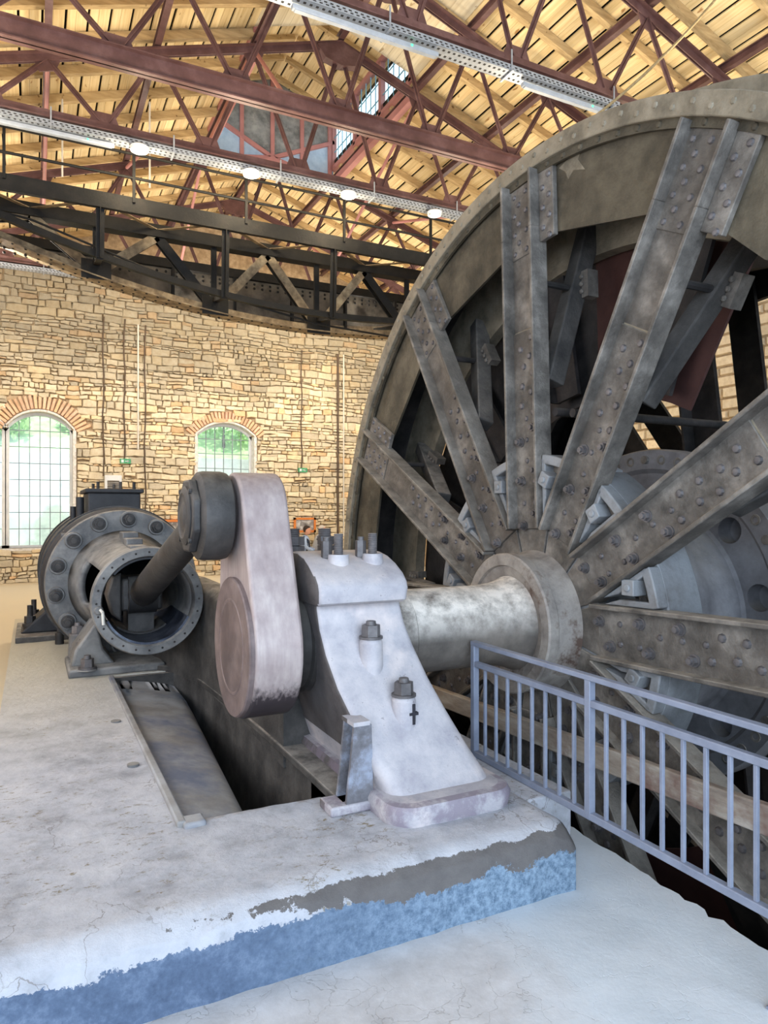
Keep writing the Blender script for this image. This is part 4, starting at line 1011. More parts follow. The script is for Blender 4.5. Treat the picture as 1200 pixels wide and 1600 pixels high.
def stud(x, y, zb, zt_, nut):
    m = MB(); m.tube((x,y,zb-.10),(x,y,zb),.062,.055,n=18); m.build('stud_boss', m_ped, pd)
    m = MB(); z = zb
    while z < zt_-.004: m.tube((x,y,z),(x,y,z+.005),.023,.026,n=14); m.tube((x,y,z+.005),(x,y,z+.010),.026,.023,n=14); z += .010
    s_ = m.build('stud', m_bolt, pd)
    if nut:
        m = MB(); m.tube((x-.048,y+.05,zb-.02),(x-.048,y+.05,zb+.07),.03,n=6); m.tube((x-.048,y+.05,zb+.07),(x-.048,y+.05,zb+.09),.018,n=10); m.build('nut', m_bolt, pd)
stud(1.455,3.45,1.475,1.585,True); stud(1.655,3.45,1.475,1.585,True)
for x in (1.375, 1.575):
    m = MB(); z = 1.47
    while z < 1.60: m.tube((x,3.95,z),(x,3.95,z+.006),.036,.040,n=14); m.tube((x,3.95,z+.006),(x,3.95,z+.012),.040,.036,n=14); z += .012
    m.build('stud', m_bolt, pd)
    m = MB(); m.tube((x+.01,3.94,1.505),(x+.01,3.94,1.555),.056,n=6); m.tube((x+.01,3.94,1.46),(x+.01,3.94,1.50),.056,n=6); m.build('nut', m_bolt, pd)
for (x, y, z) in ((1.56,3.27,1.05),(1.655,3.09,.785)):
    m = MB(); m.tube((x,y,z-.19),(x,y,z-.02),.064,.06,n=20); m.tube((x,y,z-.02),(x,y,z),.06,.052,n=20); m.build('bolt_boss', m_ped, pd)
    m = MB(); m.tube((x,y,z),(x,y,z+.012),.062,n=20); m.tube((x,y,z+.012),(x,y,z+.07),.05,.048,n=6,ph=.3); m.tube((x,y,z+.07),(x,y,z+.09),.028,.024,n=12); m.build('bolt', m_bolt, pd)
# painted cross mark on the lower boss
m_rib = M('rib_grey_speckled', [(84,82,84),(112,110,114),(150,156,170)], 9, .7, .05, .4, 50)
m_mark = M('black_paint', [(34,32,38),(44,42,48)], 8, .7)
m = MB(); yb = 3.09-.060
m.box(1.672,1.686,yb-.004,yb+.012,.655,.755); m.box(1.654,1.704,yb-.003,yb+.03,.70,.714)
m.build('painted_cross_mark', m_mark, pd, smooth=0)['label'] = 'small black painted plus mark'
# bracket rib on the crank side
for yy, nm in ((2.99, 0), (3.10, 1)):
    m = MB(); pts = [(1.44,.34),(1.30,.34),(1.31,.42),(1.322,.52),(1.332,.62),(1.34,.70),(1.43,.70)]
    m.prism(pts, (0,yy,0), (1,0,0), (0,0,1), (0,.018,0)); m.build('side_rib', m_rib, pd, smooth=0)
m = MB(); m.box(1.22,1.44,2.98,3.13,.30,.345); m.build('rib_foot', m_ped, pd, bevel=.01)
m = MB(); m.box(1.335,1.42,2.985,3.125,.70,.72); m.build('rib_top', m_ped, pd, smooth=0)

# ================================================================== WINDING WHEEL
XW = 2.90
wh = empty('winding_wheel', (XW, YC, ZC), 'huge riveted steel winding wheel with channel spokes, its near side facing the plinth', 'wheel')
O = V((0, YC, ZC))
ANG = [2+30*k for k in range(12)]
m = MB(); m.lathe([(2.90,2.945),(2.895,2.95),(2.895,3.055),(2.90,3.06),(2.99,3.06),(2.99,3.03),(2.925,3.03),(2.925,2.945)], O, 'X', 180); m.build('rim_band', m_rim, wh, smooth=40)
m = MB(); m.lathe([(2.925,2.90),(2.925,2.96),(2.985,2.96),(2.985,2.93),(2.945,2.93),(2.945,2.90)], O, 'X', 180); m.build('rim_angle', m_plate, wh, smooth=40)
m = MB(); m.lathe([(2.985,2.96),(2.985,3.04),(3.42,3.04),(3.42,2.96)], O, 'X', 120); m.build('rim_tread', m_dark, wh)
m = MB(); m.lathe([(3.42,2.45),(3.42,3.25),(3.43,3.27),(3.52,3.27),(3.52,2.45)], O, 'X', 144); m.build('rear_rim', m_rim, wh)
def er(a): return V((0, -math.cos(rad(a)), math.sin(rad(a))))
m = MB()
for k in range(150):
    a = 360/150*k; m.dome(O+V((2.895,0,0))+er(a)*(3.0+.012*((k % 2)*2-1)), (-1,0,0), .018, .010, 7)
stuff(m.build('rim_rivets', m_rim, wh))
m = MB()
for k in range(120): m.dome(O+V((2.925,0,0))+er(3*k)*2.925, (-1,0,0), .02, .012, 7)
stuff(m.build('rim_angle_rivets', m_plate, wh))
# web plates between the spokes
def er3(a, r, x): return O+V((x,0,0))+er(a)*r
for i, a in enumerate(ANG):
    b = a+30; pts = [(a+(b-a)*k/10, 2.95) for k in range(11)]
    inner = [(b, 2.55), (a, 2.55)] if i != 1 else [(b, 2.55), (a+17, 2.455), (a+13, 2.50), (a, 2.55)]
    poly = [er(q)*r for q, r in pts+inner]; mb = MB(); n = len(poly)
    vs = [O+V((2.965,0,0))+p for p in poly]+[O+V((2.985,0,0))+p for p in poly]
    mb.add(vs, [tuple(range(n)), tuple(range(2*n-1, n-1, -1))]+[(k, (k+1) % n, n+(k+1) % n, n+k) for k in range(n)]); mb.build('rim_plate', m_plate, wh, smooth=0)
star = [(3.343+q*math.cos(rad(36*k+8))*(1.0 if k % 3 else 1.25), 3.846+q*math.sin(rad(36*k+8))*1.1) for k, q in enumerate((.10,.05,.11,.055,.08,.05,.12,.05,.09,.06))]
MB().prism(star, (2.9635,0,0), (0,1,0), (0,0,1), (.003,0,0)).build('bare_metal_patch', m_rim, wh, smooth=0)['label'] = 'pale star-shaped worn patch'
# spokes: modelled at angle 0 (towards -Y) about the axis, then turned
def at0(x, r, t): return O+V((x, -r, t))     # r outwards, t tangential (+z)
def spoke_geo():
    m = MB(); W = .155
    def web(r0, r1, w0, w1, x0, x1):
        m.add([at0(x0,r0,-w0),at0(x0,r1,-w1),at0(x0,r1,w1),at0(x0,r0,w0),at0(x1,r0,-w0),at0(x1,r1,-w1),at0(x1,r1,w1),at0(x1,r0,w0)],
              [(0,1,2,3),(7,6,5,4),(0,4,5,1),(1,5,6,2),(2,6,7,3),(3,7,4,0)])
    web(.42,.60,.105,.150,2.945,2.965); web(.60,2.90,.15,.15,2.945,2.965)
    web(.60,1.92,.147,.147,2.933,2.946)   # splice plate
    web(2.42,2.90,.147,.15,2.936,2.946)
    for s_ in (-1, 1):
        def fl(r0, r1, ta, tb, x0, x1, th=.024):
            a0, a1, b0, b1 = s_*ta, s_*(ta-th), s_*tb, s_*(tb-th)
            m.add([at0(x0,r0,a0),at0(x0,r1,b0),at0(x0,r1,b1),at0(x0,r0,a1),at0(x1,r0,a0),at0(x1,r1,b0),at0(x1,r1,b1),at0(x1,r0,a1)],
                  [(0,1,2,3),(7,6,5,4),(0,4,5,1),(1,5,6,2),(2,6,7,3),(3,7,4,0)])
        fl(.60, 2.55, W+.005, W+.005, 2.86, 2.99)
        fl(2.55, 2.93, W+.005, W+.005, 2.86, 2.965)
    m.add([at0(2.93,2.45,-.30),at0(2.93,2.92,-.30),at0(2.93,2.92,-.16),at0(2.93,2.45,-.16),at0(2.966,2.45,-.30),at0(2.966,2.92,-.30),at0(2.966,2.92,-.16),at0(2.966,2.45,-.16)],
          [(0,1,2,3),(7,6,5,4),(0,4,5,1),(1,5,6,2),(2,6,7,3),(3,7,4,0)])   # side lap plate
    return m
sp0 = spoke_geo().build('spoke', m_steel, wh, smooth=0, bevel=.004, seg=1)
m = MB(); RR = random.Random(3)
for r in (.72,.86,1.0,1.14,1.28): 
    for t in ((-.07,.07) if r < .9 else (.02,)): m.dome(at0(2.933,r+.05,t*.8), (-1,0,0), .019, .014)
for r, t in ((1.42,.06),(1.5,-.04),(1.55,.05),(1.62,-.06),(1.68,.03),(1.74,-.03),(1.80,.06),(1.86,-.05),(1.36,-.06)): m.dome(at0(2.933,r,t), (-1,0,0), .024, .018)
for r in [2.02+.16*k for k in range(0)]: pass
for k in range(7):
    r = 2.46+.065*k
    m.dome(at0(2.936,r,.055 if k % 2 else -.02), (-1,0,0), .021, .016); m.dome(at0(2.936,r,.10 if k % 2 == 0 else -.09), (-1,0,0), .019, .014)
    m.dome(at0(2.93,r,-.20 if k % 2 else -.26), (-1,0,0), .021, .016)
stuff(m.build('rivets', m_bolt, sp0))
m = MB(); m.add([at0(2.943,1.915,-.13),at0(2.943,1.93,-.128),at0(2.943,1.928,.132),at0(2.943,1.916,.13),at0(2.946,1.915,-.13),at0(2.946,1.93,-.128),at0(2.946,1.928,.132),at0(2.946,1.916,.13)], [(0,1,2,3),(7,6,5,4),(0,4,5,1),(1,5,6,2),(2,6,7,3),(3,7,4,0)])
m.build('pale_seam', m_rim, sp0, smooth=0)
for r, t in ((.62,.06),(.70,-.075),(.92,.075),(.98,-.075),(1.18,.075),(1.26,-.07)):
    m = MB(); m.tube(at0(2.935,r,t), at0(2.925,r,t), .034, n=12); m.tube(at0(2.925,r,t), at0(2.90,r,t), .026, n=6, ph=r*9); m.tube(at0(2.90,r,t), at0(2.885,r,t), .016, n=8); m.build('bolt', m_bolt, sp0)
# sector castings between spokes (built about angle 15)
def sector_geo():
    m = MB(); n = 12; prof = [(2.972,1.02),(2.972,1.085),(3.23,1.085),(3.23,1.04),(2.995,1.04),(2.995,1.02)]
    rings = []
    for k in range(n+1):
        a = rad(-14.6+29.2*k/n); rings.append([O+V((x, -math.cos(a)*r, math.sin(a)*r)) for x, r in prof])
    m.loft(rings)
    for s_ in (-1, 1):   # side lips beside the spoke flanges, and the inner corner
        u = V((0, -math.cos(rad(15)), s_*math.sin(rad(15)))); t = V((0, math.sin(rad(15))*1, s_*math.cos(rad(15))))
        c = [O+V((2.972,0,0))+u*r-t*w_ for r, w_ in ((.68,.164),(1.045,.164),(1.045,.198),(.80,.198))]; c = [p-V((.072,0,0)) for p in c]; d = [p+V((.32,0,0)) for p in c]
        m.add(c+d, [(0,1,2,3),(7,6,5,4),(0,4,5,1),(1,5,6,2),(2,6,7,3),(3,7,4,0)])
    rings = []
    for k in range(7):
        a = rad(-5.9+11.8*k/6); rings.append([O+V((x, -math.cos(a)*r, math.sin(a)*r)) for x, r in ((2.90,1.025),(2.90,1.085),(2.98,1.085),(2.98,1.025))])
    m.loft(rings)
    m.obox(at0(3.20,.86,0), (.012,0,0), (0,.20,0), (0,0,.14))
    return m
sc0 = sector_geo().build('sector_casting', m_casting, wh, smooth=30, bevel=.008)
m = MB(); m.obox(at0(3.06,.955,.02), (.09,0,0), (0,.06,0), (0,0,.07)); m.build('wedge_block', m_steel, sc0, bevel=.01)
m = MB(); m.obox(at0(2.92,.93,.03), (.05,0,0), V((0,.042,.012)), V((0,-.012,.042))); m.tube(at0(2.875,.93,.03), at0(2.86,.93,.03), .022, n=10); m.build('square_nut', m_casting, sc0, bevel=.006)
m = MB(); m.tube(at0(2.965,.955,-.055), at0(2.94,.955,-.055), .026, n=12); m.build('stud_end', m_dark, sc0)
# struts to the rear rim and ties
m = MB(); p, q = at0(3.05,1.55,-.10), at0(3.42,2.66,-.10); m.bar(p, q, .11, .13, (1,0,0)); st0 = m.build('strut', m_bed, wh, smooth=0, bevel=.01)
m = MB(); m.obox(at0(3.32,2.22,-.19), (.0,-.09,0), (.045,0,0), (0,0,.03)); 
for k in (-.05,.0,.05): m.dome(at0(3.265,2.22+k,-.17), (-1,0,0), .018, .014)
m.build('bracket_plate', m_steel, st0, smooth=0)
m = MB(); m.tube(at0(2.97,2.2,-.12), at0(3.3,2.2,-.12), .022, n=8); ti0 = m.build('tie_bar', m_dark, wh)
m = MB(); m.bar(at0(3.47,1.55,0), at0(3.47,2.6,0), .24, .03, (1,0,0)); m.bar(at0(3.42,1.55,.11), at0(3.42,2.6,.11), .02, .14, (1,0,0)); rs0 = m.build('rear_spoke', m_dark, wh, smooth=0)
for a_ in (84, 77): m = MB(); m.tube(O+V((3.0,0,0))+er(a_)*1.36, O+V((4.62,0,0))+er(a_)*1.36, .028, n=10); m.build('stay_rod', m_dark, wh)
for i, a in enumerate(ANG):
    if a in (32,): continue
    poly = [er(a+30*k/5)*2.5 for k in range(6)]+[er(a+30-30*k/5)*1.5 for k in range(6)]; n = len(poly); mb = MB()
    mb.add([O+V((3.56,0,0))+p for p in poly]+[O+V((3.58,0,0))+p for p in poly], [tuple(range(n)), tuple(range(2*n-1, n-1, -1))]+[(k, (k+1) % n, n+(k+1) % n, n+k) for k in range(n)])
    mb.build('rear_plate', m_red if a in (62, 272) else m_dark, wh, smooth=0)
def spin(o, ang, first=False):
    if first: o.rotation_euler = (-rad(ang), 0, 0); return o
    return dup(o, wh, (-rad(ang), 0, 0))
for proto, off in ((sp0, 0), (sc0, 15), (st0, 0), (ti0, 0), (rs0, 8)):
    for i, a in enumerate(ANG): spin(proto, a+off, i == 0)
# hub flange
m = MB(); m.lathe([(2.75,.24),(2.74,.30),(2.725,.33),(2.725,.365),(2.705,.37),(2.705,.435),(2.715,.445),(2.775,.445),(2.79,.43),(2.90,.44),(2.945,.46),(2.945,.24)], O, 'X', 96); m.build('hub_flange', m_hubring, wh)
m = MB(); m.lathe([(2.96,.30),(2.96,.60),(3.22,.56),(3.60,.50),(3.60,.25)], O, 'X', 64); m.build('hub', m_casting, wh)
# coned drum hub with holes further along the shaft
def holed_disc():
    m = MB(); x = 3.98; rin, rout, rh = .78, .99, .085; n = 12; per = 12
    # annulus with twelve round holes: each 30 degree cell is a ring of quads round its hole
    for c in range(n):
        ac = 12+30*c; out = []; hole = []
        N_ = 24
        for k in range(N_):
            th = 2*pi*k/N_; dr, dt = math.cos(th), math.sin(th)
            s_ = 1/max(abs(dr), abs(dt)); r_ = .885+ (rout-rin)/2*dr*s_; an = ac+15*dt*s_
            out.append(O+V((x,0,0))+er(an)*r_)
            e = er(ac); t = er(ac+90); hole.append(O+V((x,0,0))+e*(.885+rh*dr)+t*rh*dt)
        b = [p+V((.12,0,0)) for p in hole]
        m.add(out+hole+b, [(k, (k+1) % N_, N_+(k+1) % N_, N_+k) for k in range(N_)]+[(N_+k, N_+(k+1) % N_, 2*N_+(k+1) % N_, 2*N_+k) for k in range(N_)])
    m.lathe([(x,.99),(x-.01,1.0),(x-.03,1.02),(x-.03,1.15),(x-.01,1.16),(x+.1,1.16)], O, 'X', 96, closed=False)
    m.lathe([(x,.78),(x-.02,.76),(3.75,.76),(3.66,.78),(3.60,.80),(3.56,.80),(3.56,.72),(3.75,.68),(4.1,.66)], O, 'X', 96, closed=False)
    m.lathe([(x+.12,1.16),(x+.12,.30)], O, 'X', 96, closed=False)
    return m
dh = holed_disc().build('drum_hub', m_drum, wh, smooth=40)
m = MB()
for k in range(48): 
    p = O+V((3.95,0,0))+er(7.5*k)*1.085; m.tube(p, p+V((-.02,0,0)), .03, n=10) if k % 4 == 0 else m.lathe([(3.949,.018),(3.945,.022),(3.945,.034),(3.95,.036)], (0, p.y, p.z), 'X', 10)
stuff(m.build('rim_bolts', m_steel, dh))

# second wheel beyond
w2 = empty('winding_wheel', (5.0, YC, ZC), 'second winding wheel, dark, half hidden behind the near big wheel', 'wheel')
m = MB(); m.lathe([(4.7,2.5),(4.7,3.15),(5.5,3.15),(5.5,2.5),(5.45,2.5),(5.45,3.1),(4.75,3.1),(4.75,2.5)], O, 'X', 120); m.build('rim', m_dark, w2)
m = MB(); m.lathe([(4.6,.25),(4.6,.55),(5.6,.55),(5.6,.25)], O, 'X', 64); m.build('hub', m_dark, w2)
m = MB(); m.bar(at0(4.8,.5,0), at0(4.8,2.7,0), .26, .04, (1,0,0)); m.bar(at0(4.74,.5,.12), at0(4.74,2.7,.12), .02, .16, (1,0,0)); m.bar(at0(5.4,.5,0), at0(5.4,2.7,0), .26, .04, (1,0,0)); s2 = m.build('spoke', m_dark, w2, smooth=0)
for i in range(12):
    if i == 0: s2.rotation_euler = (-rad(7), 0, 0)
    else: dup(s2, w2, (-rad(7+30*i), 0, 0))

# guide beam, pit pipes ------------------------------------------------------
o = MB().bar((2.80,4.95,.27), (2.76,.7,.46), .05, .13).build('guide_beam', m_timber, bevel=.008); tag(o, 'long dusty pale beam sloping behind the railing in front of the spokes', 'beam')
# railing ---------------------------------------------------------------------
rl = empty('railing', (2.286, 2.4, 0), 'grey-blue painted steel railing with thin vertical bars beside the wheel pit', 'railing')
YA, YE, RX = 3.40, .58, 2.286
def hb(name, z, hgt, wd): MB().box(RX-wd/2, RX+wd/2, YE, YA+.018, z-hgt/2, z+hgt/2).build(name, m_rail, rl, bevel=.004)
hb('top_rail', .943, .026, .04); hb('mid_rail', .826, .032, .032); hb('bottom_rail', .312, .034, .034)
posts = [YA, 2.464, 1.53, .60]
for y in posts:
    MB().box(RX-.018, RX+.018, y-.018, y+.018, .296 if y > 2 else .0, .95).build('post', m_rail, rl, bevel=.003)
    m = MB(); m.box(RX-.04, RX+.04, y-.04, y+.04, (.292 if y > 2.5 else .0), (.30 if y > 2.5 else .01))
    if y > 2.5 or y < 2: m.build('anchor_foot', m_rail, rl, smooth=0)
pk = None
for a, b in zip(posts[:-1], posts[1:]):
    for k in range(1, 9):
        y = a+(b-a)*k/9
        if pk is None: pk = MB().box(RX-.008, RX+.008, -.008+y, .008+y, .325, .812).build('baluster', m_rail, rl, bevel=.002); y_first = y
        else: c = dup(pk, rl); c.location = (0, y-y_first, 0)

# ================================================================== WALL THINGS
def conduit(x, z0, z1, r, mat, label, jog=0):
    n = 8; pts = [V((x+jog*math.sin(k*1.7)*.02, YB-.06, z0+(z1-z0)*k/n)) for k in range(n+1)]
    o = MB().path(pts, r, 8).build('wall_conduit', mat); tag(o, label, 'conduit', 'conduits on the stone wall')
conduit(1.60,2.60,6.6,.018,m_pipe,'thin dark cable down the stone wall, first right of the arched left window',1)
conduit(2.10,3.05,6.6,.018,m_pipe,'thin dark cable ending at the left green exit sign',1)
conduit(2.43,3.3,6.5,.022,m_pipew,'pale straight conduit on the stone wall between two dark cables')
conduit(2.60,1.6,6.5,.018,m_pipe,'thin dark cable right of the pale conduit, down behind the valve chest',1)
conduit(6.85,2.95,6.3,.018,m_pipe,'thin dark cable ending at the right green exit sign',1)
conduit(7.97,1.0,6.3,.035,m_pipe,'brown pipe on the stone wall just left of the big wheel rim')
conduit(8.15,1.0,6.3,.022,m_pipew,'pale conduit beside the brown pipe near the big wheel rim')
def exit_sign(x, z, label):
    t = empty('exit_sign', (x, YB-.06, z), label, 'sign', 'green exit signs')
    MB().box(x-.13, x+.13, YB-.10, YB-.05, z-.05, z+.07).build('panel', m_green, t, smooth=0)
    m = MB(); m.box(x-.10, x-.04, YB-.103, YB-.10, z-.025, z+.045); m.box(x-.01,x+.09,YB-.103,YB-.10,z+.0,z+.02); m.prism([(.05,.045),(.1,.01),(.05,-.025)], (x, YB-.103, z), (1,0,0), (0,0,1), (0,.003,0)); m.build('pictogram', m_white, t, smooth=0)
exit_sign(2.12,2.98,'small green and white exit sign below a dark cable, left of the small window'); exit_sign(6.88,2.88,'small green and white exit sign on the right of the small window')
t = empty('fan_heater', (1.82, YB-.2, 2.28), 'white louvred fan heater box on the stone wall above the valve chest', 'heater')
MB().box(1.62,2.02,YB-.22,YB-.03,2.22,2.62).build('casing', m_white, t, bevel=.01)
for k in range(5):
    z = 2.29+.045*k; m = MB(); m.bar((1.68,YB-.225,z),(1.96,YB-.225,z),.02,.03,(0,-.5,1)); m.build('louvre', m_steel, t, smooth=0)
def picture(x0, x1, z0, z1, label, seed):
    t = empty('framed_photograph', ((x0+x1)/2, YB-.04, z0), label, 'picture', 'orange framed photographs')
    m = MB(); f_ = .06
    m.box(x0,x1,YB-.08,YB-.03,z0,z0+f_); m.box(x0,x1,YB-.08,YB-.03,z1-f_,z1); m.box(x0,x0+f_,YB-.08,YB-.03,z0,z1); m.box(x1-f_,x1,YB-.08,YB-.03,z0,z1); m.build('frame', m_orange, t, smooth=0)
    MB().box(x0+f_,x1-f_,YB-.06,YB-.04,z0+f_,z1-f_).build('print', M('photo_print_%d' % seed, [(70,66,66),(150,146,144),(222,220,218)], 5+seed, .6, 0, 0), t, smooth=0)
picture(6.62,7.28,1.12,1.54,'orange framed black and white photograph left of the wheel rim, beside two visitors',1)
picture(5.55,6.18,1.10,1.54,'orange framed photograph half hidden behind the crank arm',2)
picture(2.75,3.55,1.05,1.50,'orange framed photograph behind the cylinder flange, left of the connecting rod',3)

# ---- people ---------------------------------------------------------------
m_skin = M('skin', [(206,150,124),(218,164,138)], 6, .6, 0, 0)
m_hair = M('dark_hair', [(44,34,28),(60,46,38)], 20, .8, 0, .2, 60)
m_shirt = M('light_blue_shirt', [(140,160,196),(158,176,206)], 5, .8, 0, .1)
m_hood = M('grey_hoodie', [(150,152,158),(176,178,182)], 5, .85, 0, .1)
m_jean = M('dark_jeans', [(48,52,66),(62,66,82)], 8, .85, 0, .1)
m_strap = M('dark_strap', [(46,48,58),(58,60,70)], 8, .8)
def skin_body(name, js, es, mat, parent, root=0, sub=2):
    me = bpy.data.meshes.new(name); o0 = ORG[parent]
    me.from_pydata([V(p)-o0*0 for p, r in js], es, []); ob = bpy.data.objects.new(name, me); COL.objects.link(ob); ob.parent = parent
    me.materials.append(mat)
    sk = ob.modifiers.new('skin', 'SKIN'); 
    sk.use_smooth_shade = True
    for k, (p, r) in enumerate(js):
        sv = me.skin_vertices[0].data[k]; sv.radius = (r, r) if not isinstance(r, tuple) else r; sv.use_root = (k == root)
    sb = ob.modifiers.new('sub', 'SUBSURF'); sb.levels = sub; sb.render_levels = sub
    return ob
def person(x, y, yaw, label, shirt, hairm, lean=0, strap=False):
    """a seated visitor, local frame: facing +x, z up from the floor"""
    t = empty('person', (x, y, 0), label, 'person'); t.rotation_euler = (0,0,yaw)
    L = lean
    body = [((0,0,.52),.15),((.03+L*.2,0,.70),.14),((.06+L*.5,0,.88),.155),((.07+L*.7,0,1.0),.10),((.09+L,0,1.08),.055),
            ((.05+L*.6,.17,.97),.062),((.10+L*.5,.24,.76),.05),((.30+L*.3,.20,.66),.04),((.05+L*.6,-.17,.97),.062),((.10+L*.5,-.24,.76),.05),((.30+L*.3,-.20,.66),.04)]
    skin_body('torso', body, [(0,1),(1,2),(2,3),(3,4),(3,5),(5,6),(6,7),(3,8),(8,9),(9,10)], shirt, t)
    legs = [((-.02,0,.50),.14),((.05,.10,.50),.10),((.42,.11,.50),.075),((.44,.11,.25),.055),((.42,.11,.06),.045),((.56,.12,.035),.035),((.05,-.10,.50),.10),((.42,-.11,.50),.075),((.44,-.11,.25),.055),((.42,-.11,.06),.045),((.56,-.12,.035),.035)]
    skin_body('trousers', legs, [(0,1),(1,2),(2,3),(3,4),(4,5),(0,6),(6,7),(7,8),(8,9),(9,10)], m_jean, t)
    hx = .11+L
    # head with brow, nose, chin
    m = MB(); rings = []
    for zz, fx, bx, hw in ((1.09,.03,-.06,.045),(1.115,.085,-.06,.05),(1.145,.09,-.075,.062),(1.18,.092,-.09,.068),(1.215,.093,-.098,.074),(1.25,.09,-.10,.076),(1.285,.075,-.095,.07),(1.31,.045,-.07,.052),(1.322,.01,-.03,.02)):
        rings.append([V((hx+(fx+bx)/2+(fx-bx)/2*math.cos(2*pi*k/16), hw*math.sin(2*pi*k/16), zz)) for k in range(16)])
    m.loft(rings); m.prism([(.085,1.215),(.115,1.172),(.085,1.165)], (hx,-.013,0), (1,0,0), (0,0,1), (0,.026,0))
    for s_ in (-1, 1): m.obox((hx-.01, s_*.078, 1.20), (.018,0,.006), (0,.008,0), (0,0,.03)); m.obox((hx+.088,s_*.032,1.222),(.006,0,0),(0,.014,0),(0,0,.006))
    m.box(hx+.083,hx+.092,-.022,.022,1.138,1.146)
    o = m.build('head', m_skin, None, org=(0,0,0), smooth=70); o.parent = t
    m = MB(); rings = []
    for zz, fx, bx, hw in ((1.16,-.03,-.10,.068),(1.22,.0,-.112,.083),(1.255,.06,-.113,.086),(1.29,.085,-.105,.08),(1.32,.055,-.08,.06),(1.336,.0,-.04,.025)):
        rings.append([V((hx+(fx+bx)/2+(fx-bx)/2*math.cos(2*pi*k/16), hw*math.sin(2*pi*k/16), zz)) for k in range(16)])
    m.loft(rings); o = m.build('hair', hairm, None, org=(0,0,0), smooth=70); o.parent = t
    for s_ in (-1, 1):
        hp = V((.36+L*.3, s_*.18, .63)); m = MB(); m.obox(hp, (.05,0,-.012), (0,.038,0), (.004,0,.014))
        for f_ in range(4): q = hp+V((.045, -.029+.019*f_, -.012)); e = q+V((.035+.012*(1-abs(f_-1.4)/2), 0, -.02)); m.tube(q, e, .009, .008, n=7); m.tube(e, e+V((.02,0,-.03)), .008, .006, n=7)
        m.tube(hp+V((0,-s_*.035,0)), hp+V((.045,-s_*.06,-.01)), .010, .008, n=7); o = m.build('hand', m_skin, None, org=(0,0,0)); o.parent = t
    if strap:
        m = MB(); m.path([(.02+L*.6,-.13,1.05),(.17+L*.6,-.15,.93),(.19+L*.4,-.15,.78),(.10+L*.2,-.16,.66)], .022); o = m.build('bag_strap', m_strap, None, org=(0,0,0)); o.parent = t
    return t
person(6.52, 17.9, -.45, 'dark-haired person in a light blue shirt seen in profile past the bearing studs', m_shirt, m_hair, 0, True)
m_cap = M('pale_hair', [(190,180,170),(206,198,188)], 12, .8)
person(7.07, 18.45, -.2, 'light-haired person in a grey hoodie, bent forward behind the bearing studs', m_hood, m_cap, .10, True)
bn = empty('bench', (6.8, 17.9, 0), 'low dark bench under the two visitors, hidden behind the bearing cap', 'bench')
MB().box(6.2,7.5,17.65,18.75,.33,.38).build('seat', m_timber, bn)
for x in (6.25,7.35): 
    for y in (17.68,18.72): MB().box(x-.03,x+.03,y-.03,y+.03,0,.335).build('leg', m_steel, bn)

# rope and thin cable high on the right
def onY(px, py, Y):
    o_ = (px-600)/1100; X = Y*(.4472+o_*.8944)/(.8944-o_*.4472); d = X*.4472+Y*.8944; return V((X, Y, 1.7-(py-800)/1100*d))
a, b = onY(1150, -40, 4.9), onY(1005, 118, 4.9); c = onY(850, 240, 5.1)
m = MB(); pts = [a+(b-a)*k/10+V((0,0,-.04*math.sin(pi*k/10))) for k in range(11)]+[b+(c-b)*k/6+V((0,0,-.03*math.sin(pi*k/6))) for k in range(1, 7)]
o = m.path(pts, .013, 8).build('rope', M('hemp_rope', [(150,124,84),(186,158,112)], 30, .9, 0, .3, 80)); tag(o, 'hemp rope slanting under the roof above the big wheel', 'rope')
for x, z0, z1, la in ((.42, 6.9, 8.1, 'short white cable drop at the far left under the planks'), (1.72, 7.0, 8.4, 'short white cable drop left of the first floodlight')):
    o = MB().tube((x, 12.0, z0), (x, 12.0, z1), .016, n=6).build('cable_drop', m_pipew); tag(o, la, 'cable', 'white cable drops')

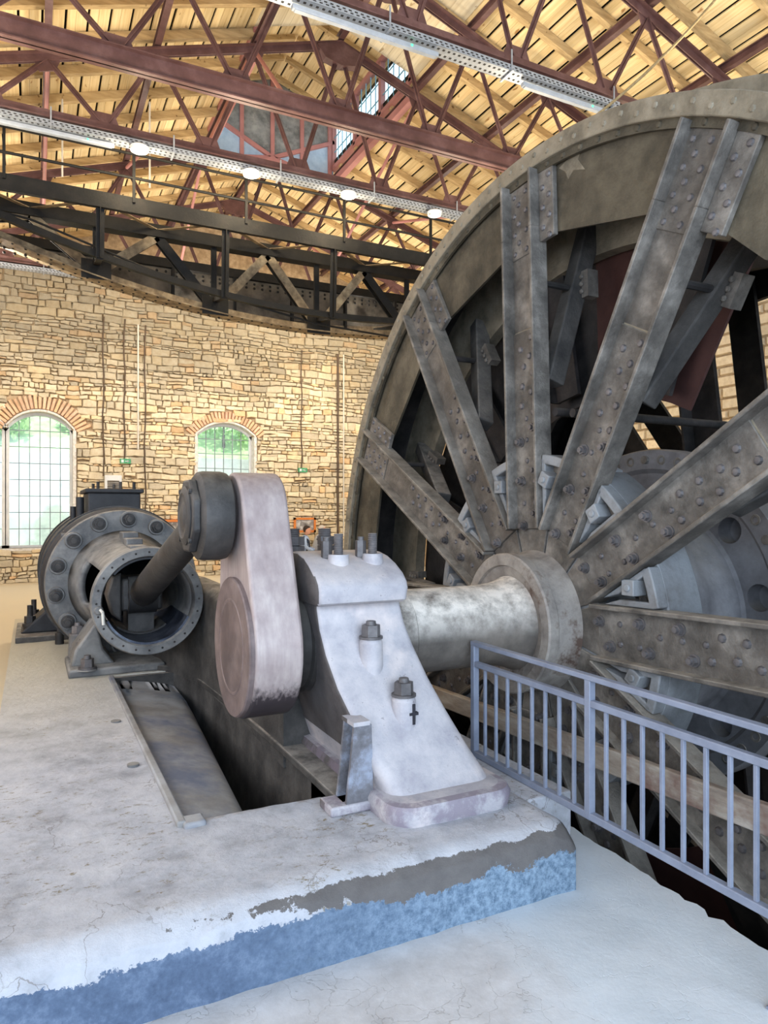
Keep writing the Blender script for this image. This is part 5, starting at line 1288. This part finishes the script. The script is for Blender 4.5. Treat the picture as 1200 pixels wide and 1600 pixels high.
# ================================================================== OUTSIDE
m_grass = M('sunny_grass', [(150,190,120),(176,208,146),(204,222,170)], 3, .9, 0, .3, 20)
m_rwall = M('pale_retaining_wall', [(190,194,196),(216,220,220),(234,234,230)], 2, .9, 0, .3, 12)
g = MB(); g.box(-14, 24, 19.7, 40, -.4, -.05); struct(g.build('ground', m_grass, smooth=0))
g = MB(); g.box(-14, 24, 25.0, 25.6, -.05, 3.6); struct(tag(g.build('retaining_wall', m_rwall, smooth=0), 'pale stone retaining wall outside the arched windows', 'wall'))
g = MB(); nx, ny = 40, 14; vs = []; fs = []
for i in range(nx+1):
    for j in range(ny+1):
        x = -14+38*i/nx; y = 25.5+16*j/ny; vs.append((x, y, 3.5+(y-25.5)*.55+.5*noise.noise(V((x*.4, y*.4, 0)))))
for i in range(nx):
    for j in range(ny): a = i*(ny+1)+j; fs.append((a, a+ny+1, a+ny+2, a+1))
g.add(vs, fs); struct(tag(g.build('hillside', m_grass, org=(5,33,0)), 'bright grassy hillside above the retaining wall outside', 'hillside'))
m_leaf = M('bush_leaf', [(146,186,116),(176,208,140)], 5, .8, 0, 0)
def bush(x, y, z, s, la):
    m = MB(); rr = random.Random(int(x*10))
    for k in range(420):
        d = V((rr.gauss(0,1), rr.gauss(0,1), rr.gauss(0,1))).normalized()*s*rr.uniform(.45,1)*V((1,1,1)).x
        c = V((x, y, z+s))+V((d.x*1.3, d.y, d.z)); u = V((rr.uniform(-1,1),rr.uniform(-1,1),rr.uniform(-1,1))).normalized()*.16; v2 = u.orthogonal().normalized()*.09
        m.add([c-u, c+v2, c+u, c-v2], [(0,1,2,3)])
    t = empty('bush', (x, y, z), la, 'bush', 'bushes on the hillside'); stuff(m.build('foliage', m_leaf, t, smooth=0))
    MB().tube((x,y,z-.3),(x,y,z+s),.07,.03,n=8).build('stem', m_pipe, t)
bush(-1.2, 26.6, 3.9, 1.0, 'green bush above the outside wall, through the left arched window'); bush(1.7, 27.6, 4.3, .7, 'smaller green bush seen high in the right part of the left window'); bush(6.6, 27, 4.2, 1.1, 'green bush seen through the small arched window')
g = empty('bollard', (-.95, 21.0, -.05), 'dark blue bollard outside, at the lower left corner of the large window', 'bollard')
MB().tube((-.95,21.0,-.05),(-.95,21.0,1.0),.14,n=16).build('post', M('bollard_blue', [(58,74,104),(74,92,124)], 5, .5), g)
MB().dome((-.95,21.0,1.0),(0,0,1),.15,.1,16).build('cap', m_dark, g)
